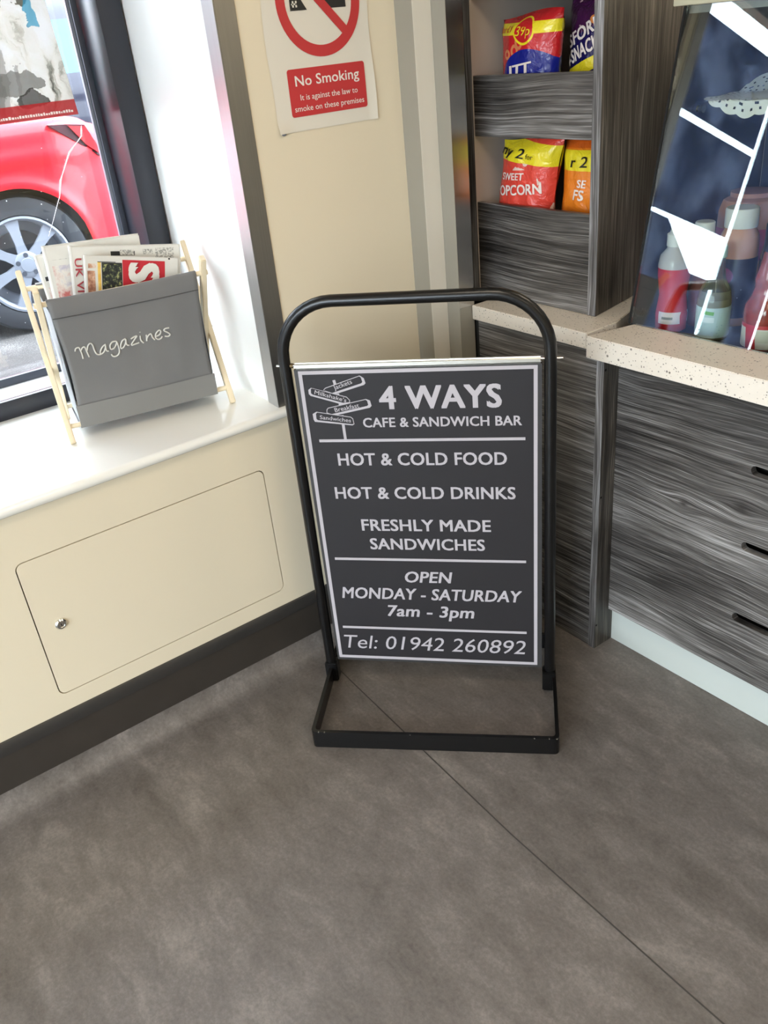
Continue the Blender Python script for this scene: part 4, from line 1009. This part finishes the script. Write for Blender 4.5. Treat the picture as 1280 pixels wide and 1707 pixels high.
# newspapers standing in the rack: laid out in rack coordinates
def newspaper(label, w, tl, ang, width, height, thick, m, seed, marks=(), texts=()):
    O = rp(tl[0], w, tl[1])
    ca, sa = math.cos(ang), math.sin(ang)
    X_ = RU*ca+Vector((0, 0, 1))*sa; Z_ = Vector((0, 0, 1))*ca-RU*sa; N_ = -RW
    T = thing('newspaper', O, label, 'newspaper', 'folded newspapers standing in the magazine rack')
    sheets = max(3, int(thick/0.0016))
    Wm = frame_mat(O, X_, -N_, Z_)
    bm = bmesh.new()
    for s in range(sheets):
        d = -thick/2+thick*(s+0.5)/sheets
        off = random.uniform(-0.003, 0.003); offz = random.uniform(-0.004, 0.001) if s else 0
        NN = 12
        rr = []
        for j in range(7):
            row = []
            for i in range(NN+1):
                x = width*i/NN+(off if i == NN else 0); z = -height*j/6+(offz if j == 0 else 0)
                y = d+0.003*math.sin(i/NN*PI*1.3+seed+s*0.15)*(1-j/6)+0.0015*noise.noise(Vector((i*0.4, j*0.5, seed)))
                row.append(bm.verts.new(Wm @ Vector((x, y, z))))
            rr.append(row)
        for a, b_ in zip(rr, rr[1:]):
            for i in range(NN): bm.faces.new((a[i], a[i+1], b_[i+1], b_[i]))
    pg = from_bm('pages', bm, M_news, T, smooth=True)
    md = pg.modifiers.new('thickness', 'SOLIDIFY'); md.thickness = 0.0007; md.offset = 0
    # folded spine at the left
    bm = bmesh.new(); rr = []
    for j in range(7):
        row = []
        for k in range(9):
            a = PI/2+PI*k/8
            row.append(bm.verts.new(Wm @ Vector((0.001+(thick/2+0.0012)*0.9*math.cos(a), -(thick/2+0.0012)*math.sin(a)+0.003*math.sin(seed)*(1-j/6), -height*j/6))))
        rr.append(row)
    for a, b_ in zip(rr, rr[1:]):
        for k in range(8): bm.faces.new((a[k], a[k+1], b_[k+1], b_[k]))
    sp_ = from_bm('folded_spine', bm, M_news, T, smooth=True)
    md = sp_.modifiers.new('thickness', 'SOLIDIFY'); md.thickness = 0.0007; md.offset = 0
    yf = -thick/2-0.0045
    fr_bm = bmesh.new(); rr = []
    for j in range(7):
        row = []
        for i in range(13):
            x = width*i/12*0.997; z = -height*j/6
            y = yf+0.003*math.sin(i/12*PI*1.3+seed)*(1-j/6)*1.0+0.002
            row.append(fr_bm.verts.new(Wm @ Vector((x, y, z-0.001))))
        rr.append(row)
    for a, b_ in zip(rr, rr[1:]):
        for i in range(12): fr_bm.faces.new((a[i], a[i+1], b_[i+1], b_[i]))
    fp = from_bm('front_page', fr_bm, M_news, T, smooth=True)
    yfun = lambda x, z: yf+0.003*math.sin(x/width*PI*1.3+seed)*(1+z/height)+0.002
    for (x0, z0, x1, z1, mm, lift) in marks:
        bm = bmesh.new(); rr = []
        for j in range(5):
            z = z0+(z1-z0)*j/4
            rr.append([bm.verts.new(Wm @ Vector((x0+(x1-x0)*i/6, yfun(x0+(x1-x0)*i/6, z)-0.0004-lift, z))) for i in range(7)])
        for a, b_ in zip(rr, rr[1:]):
            for i in range(6): bm.faces.new((a[i], a[i+1], b_[i+1], b_[i]))
        from_bm('printed_picture', bm, mm, fp, smooth=True)
    for (s_, x0, z0, vert, length, cap, mm, bo, lift, sx_) in texts:
        if vert: Uv, Vv = -Z_, X_     # reads downwards
        else: Uv, Vv = X_, Z_
        lettering(s_, fp, O+X_*x0+Z_*z0+N_*(-yf-0.002), Uv, Vv, N_, 0, length, 0, cap, mm, bo, 0, None, 0.0012+lift)
    return T
m, nt, b = newmat('newsprint'); g = G(nt); P = g.pos('Object')
nt.links.new(g.mix(g.noise(P, 18, 4), sr(206, 202, 192), sr(232, 229, 220)), b.inputs['Base Color']); b.inputs['Roughness'].default_value = 0.75
M_news = m
def photo_mat(name, stops, scale):
    m, nt, b = newmat(name); g = G(nt); P = g.pos('Object')
    nt.links.new(g.ramp(g.noise(P, scale, 4, 0.6), stops), b.inputs['Base Color']); b.inputs['Roughness'].default_value = 0.6
    return m
M_crowd = photo_mat('dark crowd picture', [(0.42, sr(24, 26, 26)), (0.55, sr(60, 66, 52)), (0.66, sr(170, 172, 110))], 130)
M_yel = photo_mat('yellow panel picture', [(0.4, sr(226, 176, 70)), (0.6, sr(236, 200, 110))], 60)
M_skin = photo_mat('flesh toned picture', [(0.38, sr(150, 96, 74)), (0.52, sr(206, 160, 130)), (0.62, sr(226, 214, 200))], 34)
M_sketch = photo_mat('faded sketch picture', [(0.40, sr(196, 110, 104)), (0.46, sr(216, 190, 180)), (0.55, sr(228, 222, 212)), (0.66, sr(188, 182, 196))], 24)
M_textp = photo_mat('small print', [(0.44, sr(150, 148, 140)), (0.54, sr(214, 210, 200))], 240)
M_darkp = photo_mat('dark picture', [(0.44, sr(40, 38, 40)), (0.6, sr(80, 76, 80))], 60)
M_mred = plain('masthead red', sr(196, 36, 48), 0.6, var=0.03)
M_mredtext = plain('spine red ink', sr(176, 60, 68), 0.6, var=0.03)
M_mw = plain('masthead white', sr(226, 222, 212), 0.6, var=0.02)
N1 = newspaper('front newspaper with red masthead block and a dark crowd picture', 0.062, (0.138, 0.414), math.radians(-12), 0.209, 0.30, 0.010, M_news, 0.4,
    [(0.004, -0.018, 0.022, -0.028, M_skin, 0), (0.002, -0.034, 0.019, -0.092, M_skin, 0), (0.025, -0.014, 0.032, -0.10, M_yel, 0), (0.034, -0.015, 0.080, -0.115, M_ink, 0), (0.036, -0.018, 0.078, -0.113, M_crowd, 0.0003), (0.025, -0.013, 0.0655, -0.0145, M_ink, 0), (0.081, -0.008, 0.178, -0.14, M_mred, 0), (0.186, 0.0, 0.190, -0.004, M_ink, 0)],
    [('S', 0.094, -0.0125, True, 0.046, 0.070, M_mw, 0.05, 0.002, 1), ('UN', 0.094, -0.063, True, 0.075, 0.070, M_mw, 0.05, 0.002, 1)])
N2 = newspaper('newspaper with red letters running down its folded edge', 0.098, (0.116, 0.432), math.radians(-8.9), 0.246, 0.31, 0.014, M_news, 1.9,
    [(0.085, -0.012, 0.140, -0.022, M_ink, 0), (0.106, -0.009, 0.138, -0.021, M_textp, 0.0004), (0.158, -0.008, 0.182, -0.02, M_textp, 0), (0.188, -0.006, 0.232, -0.05, M_textp, 0)],
    [('UK VIRUS', 0.003, -0.026, True, 0.135, 0.0155, M_mredtext, 0.012, 0.0, 1)])
N3 = newspaper('tall newspaper with faded pink sketch pictures behind the red lettered one', 0.135, (0.062, 0.436), math.radians(-2.5), 0.215, 0.31, 0.016, M_news, 3.2,
    [(0.006, -0.045, 0.075, -0.118, M_sketch, 0), (0.030, -0.118, 0.078, -0.14, M_darkp, 0), (0.008, -0.031, 0.075, -0.0318, M_textp, 0)])
N4 = newspaper('rearmost newspaper poking out at the left of the rack', 0.165, (0.040, 0.414), math.radians(2.0), 0.225, 0.29, 0.012, M_news, 5.0,
    [(0.004, -0.05, 0.03, -0.06, M_darkp, 0), (0.003, -0.075, 0.04, -0.12, M_sketch, 0)])

# ------------------------------------------------------------------ outdoors
GZ = 0.42
road = struct(thing('road', (-8, 0, GZ)))
m, nt, b = newmat('asphalt'); g = G(nt); P = g.pos()
nt.links.new(g.ramp(g.math('ADD', g.math('MULTIPLY', g.noise(P, 160, 3), .6), g.math('MULTIPLY', g.noise(P, 3, 3), .4)), [(0.38, sr(44, 42, 42)), (0.55, sr(70, 68, 68)), (0.7, sr(120, 118, 118))]), b.inputs['Base Color'])
b.inputs['Roughness'].default_value = 0.85; g.bump(g.noise(P, 220, 2), 0.6, 0.003, b)
box('asphalt', -30, -2.62, -24, 30, GZ-0.05, GZ, m, road)
bm = bmesh.new(); box_bm(bm, -2.0, 0.0, -0.05, 0.05, GZ+0.0005, GZ+0.003, Matrix.Translation((-3.65, 0.62, 0)) @ Matrix.Rotation(math.radians(12), 4, 'Z'))
from_bm('painted_line', bm, plain('worn road paint', sr(222, 222, 226), 0.7, var=0.1, vs=12), road)
box('front_ground', -4, 6, -20, -3.2, -0.06, -0.01, m, road)

def make_car(name, label, X0, Y0, g0, body_m, Yflip=False, scale=1.0, group=None):
    """X0: side plane facing the shop; Y0: rear wheel centre; car nose toward -y"""
    T = thing(name, (X0-0.85, Y0, g0), label, 'car', group)
    W = 1.72; XC = X0-W/2
    def smooth(a, b_, t): t = max(0, min(1, (t-a)/(b_-a))); return t*t*(3-2*t)
    belt = lambda s: 0.915-0.14*smooth(0.38, 0.64, s)-0.10*smooth(-1.6, -2.9, s)*1.0-0.06*smooth(-2.7, -3.4, s)+0.012*math.sin(s)      # height above ground
    def roof(s):
        r = 1.46
        r -= (1.46-0.96)*smooth(-1.0, -1.75, s)
        r -= 0.30*smooth(-1.75, -3.45, s)
        r -= (1.46-0.98)*smooth(-0.40, 0.30, s)
        return max(r-0.12*smooth(0.30, 0.50, s), belt(s)+0.012)
    def plan(s):       # half width
        return W/2-0.22*max(0, (s-0.22)/0.40)**2-0.34*max(0, (-2.7-s)/0.75)**2
    def low(s):
        z = 0.20
        for c in (0.0, -2.62):
            d = s-c
            if abs(d) < 0.345: z = max(z, 0.318+math.sqrt(max(0, 0.345**2-d*d)))
        return z
    NS = 150; s0, s1 = -3.42, 0.64
    bm = bmesh.new(); gb = bmesh.new(); rows = []
    NT = 16
    for i in range(NS+1):
        s = s0+(s1-s0)*i/NS
        hw = plan(s); zl, zb, zr = low(s), belt(s), roof(s)
        row = []
        for j in range(NT+1):
            t = j/NT; z = zl+(zb-zl)*t
            q = (z-0.2)/(0.92-0.2)
            x = hw-0.055*(1-math.sin(min(1, max(0, q))*PI*0.62+0.15))*0.9-0.028*max(0, (q-0.9)/0.1)**2
            x += 0.014*math.exp(-((z-0.78)/0.035)**2)
            # wheel arch lip
            for c in (0.0, -2.62):
                d = math.hypot(s-c, z-0.318)
                x += 0.018*math.exp(-((d-0.36)/0.03)**2)
            row.append((x, z))
        hb = row[-1][0]
        rt = []
        for k, (fx, fz) in enumerate(((0.93, 0.30), (0.85, 0.68), (0.74, 0.93), (0.55, 1.0), (0.28, 1.015), (0.0, 1.02))):
            cab = min(1, (zr-zb)/0.3)
            xx = hb*(fx*cab+(1-cab)*(1-0.18*(k+1))) if k < 5 else 0.0
            rt.append((xx, zb+(zr-zb)*fz))
        rows.append([( x, z) for x, z in row]+rt)
    n = len(rows[0])
    def isglass(i, k):
        s = s0+(s1-s0)*(i+0.5)/NS
        if k in (NT, NT+1) and -1.45 < s < 0.0 and not (-0.72 < s < -0.66): return True
        if k >= NT+1 and (-1.62 < s < -1.12): return True
        if k >= NT+2 and (-0.05 < s < 0.24): return True
        return False
    for sgn in (1, -1):
        V = {}; V2 = {}
        def vert(D, B, i, k):
            if (i, k) not in D:
                x, z = rows[i][k]; s = s0+(s1-s0)*i/NS
                D[(i, k)] = B.verts.new((XC+sgn*x, Y0+s, g0+z))
            return D[(i, k)]
        for i in range(NS):
            for k in range(n-1):
                D, B = (V2, gb) if isglass(i, k) else (V, bm)
                f = [vert(D, B, i, k), vert(D, B, i+1, k), vert(D, B, i+1, k+1), vert(D, B, i, k+1)]
                if sgn < 0: f.reverse()
                B.faces.new(f)
    # end caps
    bmesh.ops.remove_doubles(bm, verts=bm.verts[:], dist=0.0005)
    for i in (0, NS):
        s = s0+(s1-s0)*i/NS
        pts = [Vector((XC+x, Y0+s, g0+z)) for x, z in rows[i]]+[Vector((XC-x, Y0+s, g0+z)) for x, z in reversed(rows[i][:-1])]
        try: bm.faces.new([bm.verts.new(p) for p in pts])
        except Exception: pass
    bd_ = from_bm('body', bm, body_m, T, smooth=True)
    from_bm('glazing', gb, plain('car window glass', sr(70, 110, 118), 0.2, coat=0.0, spec=0.12), T, smooth=True)
    M_tyre = plain('tyre rubber', sr(26, 30, 38), 0.6, var=0.1); M_rim = plain('silver alloy', sr(122, 128, 140), 0.4, 0.2, var=0.03)
    box('underbody', XC-0.66, XC+0.66, Y0-3.2, Y0+0.42, g0+0.18, g0+0.62, M_black, T)
    for side in (1, -1):
        for c in (0.0, -2.62):
            xw = XC+side*(W/2-0.012)
            Mw = frame_mat((xw, Y0+c, g0+0.318), (0, side, 0), (0, 0, 1), (side, 0, 0))
            ty = lathe('tyre', [(0.215, -0.19), (0.29, -0.20), (0.318, -0.17), (0.318, -0.045), (0.305, -0.012), (0.27, -0.004), (0.228, -0.010), (0.215, -0.03)], M_tyre, T, 48, Mw)
            rm = lathe('wheel_rim', [(0.216, -0.18), (0.216, -0.022), (0.222, -0.008), (0.212, -0.006), (0.200, -0.024), (0.196, -0.10), (0.0, -0.11)], M_rim, ty, 48, Mw)
            lathe('brake_disc', [(0.15, -0.100), (0.15, -0.092), (0, -0.092)], plain('dark disc', sr(50, 54, 62), 0.5, 0.5), ty, 32, Mw)
            for k in range(7):
                a = 2*PI*k/7+PI/2+0.10
                o_ = []
                for r, hw2 in ((0.045, 0.026), (0.10, 0.020), (0.16, 0.024), (0.205, 0.034)):
                    o_.append((r, hw2))
                pts = [(r, -h_) for r, h_ in o_]+[(r, h_) for r, h_ in reversed(o_)]
                pts = [(x*math.cos(a)-y*math.sin(a), x*math.sin(a)+y*math.cos(a)) for x, y in pts]
                plate('spoke', pts, [], 0.016, Mw @ Matrix.Translation((0, 0, -0.026)), M_rim, ty)
            lathe('hub', [(0.062, -0.036), (0.064, -0.020), (0.056, -0.014), (0.034, -0.013), (0.032, -0.009), (0, -0.007)], M_rim, ty, 32, Mw)
            for k in range(5):
                a = 2*PI*k/5+0.3
                lathe('wheel_nut', [(0.0115, -0.016), (0.0115, -0.0125), (0, -0.0125)], plain('dark nut', sr(56, 60, 70), 0.4), ty, 12, Mw @ Matrix.Translation((0.046*math.cos(a), 0.046*math.sin(a), 0)))
    # rear lights
    for side in (1, -1):
        bm = bmesh.new(); bm2 = bmesh.new()
        for B, poly, lift in ((bm, [(0.250, 0.900), (0.34, 0.893), (0.44, 0.878), (0.505, 0.76), (0.495, 0.73), (0.40, 0.795)], 0.034), (bm2, [(0.345, 0.886), (0.435, 0.872), (0.495, 0.765), (0.485, 0.748), (0.42, 0.795)], 0.046)):
            fr = []
            for s, z in poly:
                fr.append(B.verts.new((XC+side*(plan(s)-0.02+lift), Y0+s, g0+z)))
            bk = [B.verts.new((v.co.x-side*0.03, v.co.y, v.co.z)) for v in fr]
            N_ = len(fr)
            B.faces.new(fr); B.faces.new(bk)
            for i in range(N_): B.faces.new((fr[i], fr[(i+1) % N_], bk[(i+1) % N_], bk[i]))
        h_ = from_bm('tail_lamp_surround', bm, plain('smoked lamp surround', sr(58, 26, 34), 0.45, spec=0.1), T)
        from_bm('tail_lamp', bm2, plain('red lamp lens', sr(170, 8, 20), 0.45, spec=0.1), h_)
    for side in (1, -1):
        for s in (-0.75, -1.65):
            beam('door_handle', (XC+side*(W/2+0.018), Y0+s, g0+0.84), (XC+side*(W/2+0.018), Y0+s+0.19, g0+0.845), 0.025, 0.022, (1, 0, 0), plain('dark chrome handle', sr(60, 62, 74), 0.15, coat=1.0), T, 0.008)
    return T
m_pave = plain('pale far pavement', sr(120, 118, 116), 0.85, var=0.1)
M_redcar = plain('glossy red car paint', sr(206, 16, 34), 0.4, var=0.02, coat=0.22, spec=0.25)
M_navy = plain('glossy navy car paint', sr(24, 26, 42), 0.35, var=0.02, coat=0.25, spec=0.3)
make_car('car', 'red car parked just outside the window with its rear wheel in view', -4.35, 1.091, GZ, M_redcar)
box('far_pavement', -12.5, -6.9, -12, 14, GZ, GZ+0.17, m_pave, road)
make_car('car', 'dark navy car parked beyond the red car', -7.6, 3.6, GZ+0.17, M_navy)
# building across the road
bld = thing('building', (-13.5, 4, GZ), 'pale brick building across the road behind the parked cars', 'building')
m, nt, b = newmat('far brick'); g = G(nt); P = g.pos()
X, Y, Z = g.sep(P)
br = nt.nodes.new('ShaderNodeTexBrick'); nt.links.new(g.comb(Y, Z, 0.0), br.inputs['Vector']); br.inputs['Scale'].default_value = 4.0
br.inputs['Color1'].default_value = sr(178, 120, 98); br.inputs['Color2'].default_value = sr(196, 140, 116); br.inputs['Mortar'].default_value = sr(200, 190, 176)
nt.links.new(br.outputs[0], b.inputs['Base Color']); b.inputs['Roughness'].default_value = 0.85
M_brick = m
box('wall', -14, -13.5, -2.5, 22, GZ, 5.2, M_brick, bld)
M_rwall = plain('white render', sr(232, 230, 224), 0.8)
box('rendered_base', -13.5, -13.44, -2.5, 22, GZ, 1.6, M_rwall, bld)
for k, yy in enumerate((-2, 1, 4, 7, 10, 13, 16)):
    wn = box('window', -13.5, -13.42, yy, yy+1.3, 1.9, 3.3, M_rwall, bld)
    box('pane', -13.42, -13.41, yy+0.08, yy+1.22, 1.98, 3.22, plain('far pane', sr(80, 96, 110), 0.1), wn)
bm = bmesh.new()
vs = [bm.verts.new(q) for q in ((-13.3, -2.6, 5.2), (-17, -2.6, 7.2), (-17, 22, 7.2), (-13.3, 22, 5.2), (-13.3, -2.6, 5.05), (-17, -2.6, 7.05), (-17, 22, 7.05), (-13.3, 22, 5.05))]
for f in ((0, 1, 2, 3), (4, 7, 6, 5), (0, 4, 5, 1), (1, 5, 6, 2), (2, 6, 7, 3), (3, 7, 4, 0)): bm.faces.new([vs[i] for i in f])
from_bm('roof', bm, plain('grey slate roof', sr(110, 112, 118), 0.7, var=0.1), bld)
bush = thing('bush', (-11.5, 5.3, GZ), 'green bush in front of the brick building across the road', 'bush')
bm = bmesh.new()
for i in range(900):
    a = random.uniform(0, 2*PI); zz = random.uniform(0.2, 1.9); r = 0.9*math.sin(min(1, zz/1.9*1.1)*PI*0.9)**0.5*random.uniform(0.6, 1)
    p_ = Vector((-11.5+r*math.cos(a), 5.3+r*math.sin(a)*1.3, GZ+zz)); q1 = Vector((random.uniform(-1, 1), random.uniform(-1, 1), random.uniform(-1, 1))).normalized()*0.09; q2 = q1.cross(Vector((0.3, 0.5, 1))).normalized()*0.05
    bm.faces.new([bm.verts.new(p_-q1), bm.verts.new(p_+q2), bm.verts.new(p_+q1), bm.verts.new(p_-q2)])
tag(from_bm('foliage', bm, plain('bush leaves', sr(96, 120, 66), 0.6, var=0.3, vs=3), bush), kind='stuff')
tube('stem', [(-11.5, 5.3, GZ), (-11.48, 5.32, GZ+0.9)], 0.04, plain('bark', sr(90, 74, 58), 0.8), bush, 8)
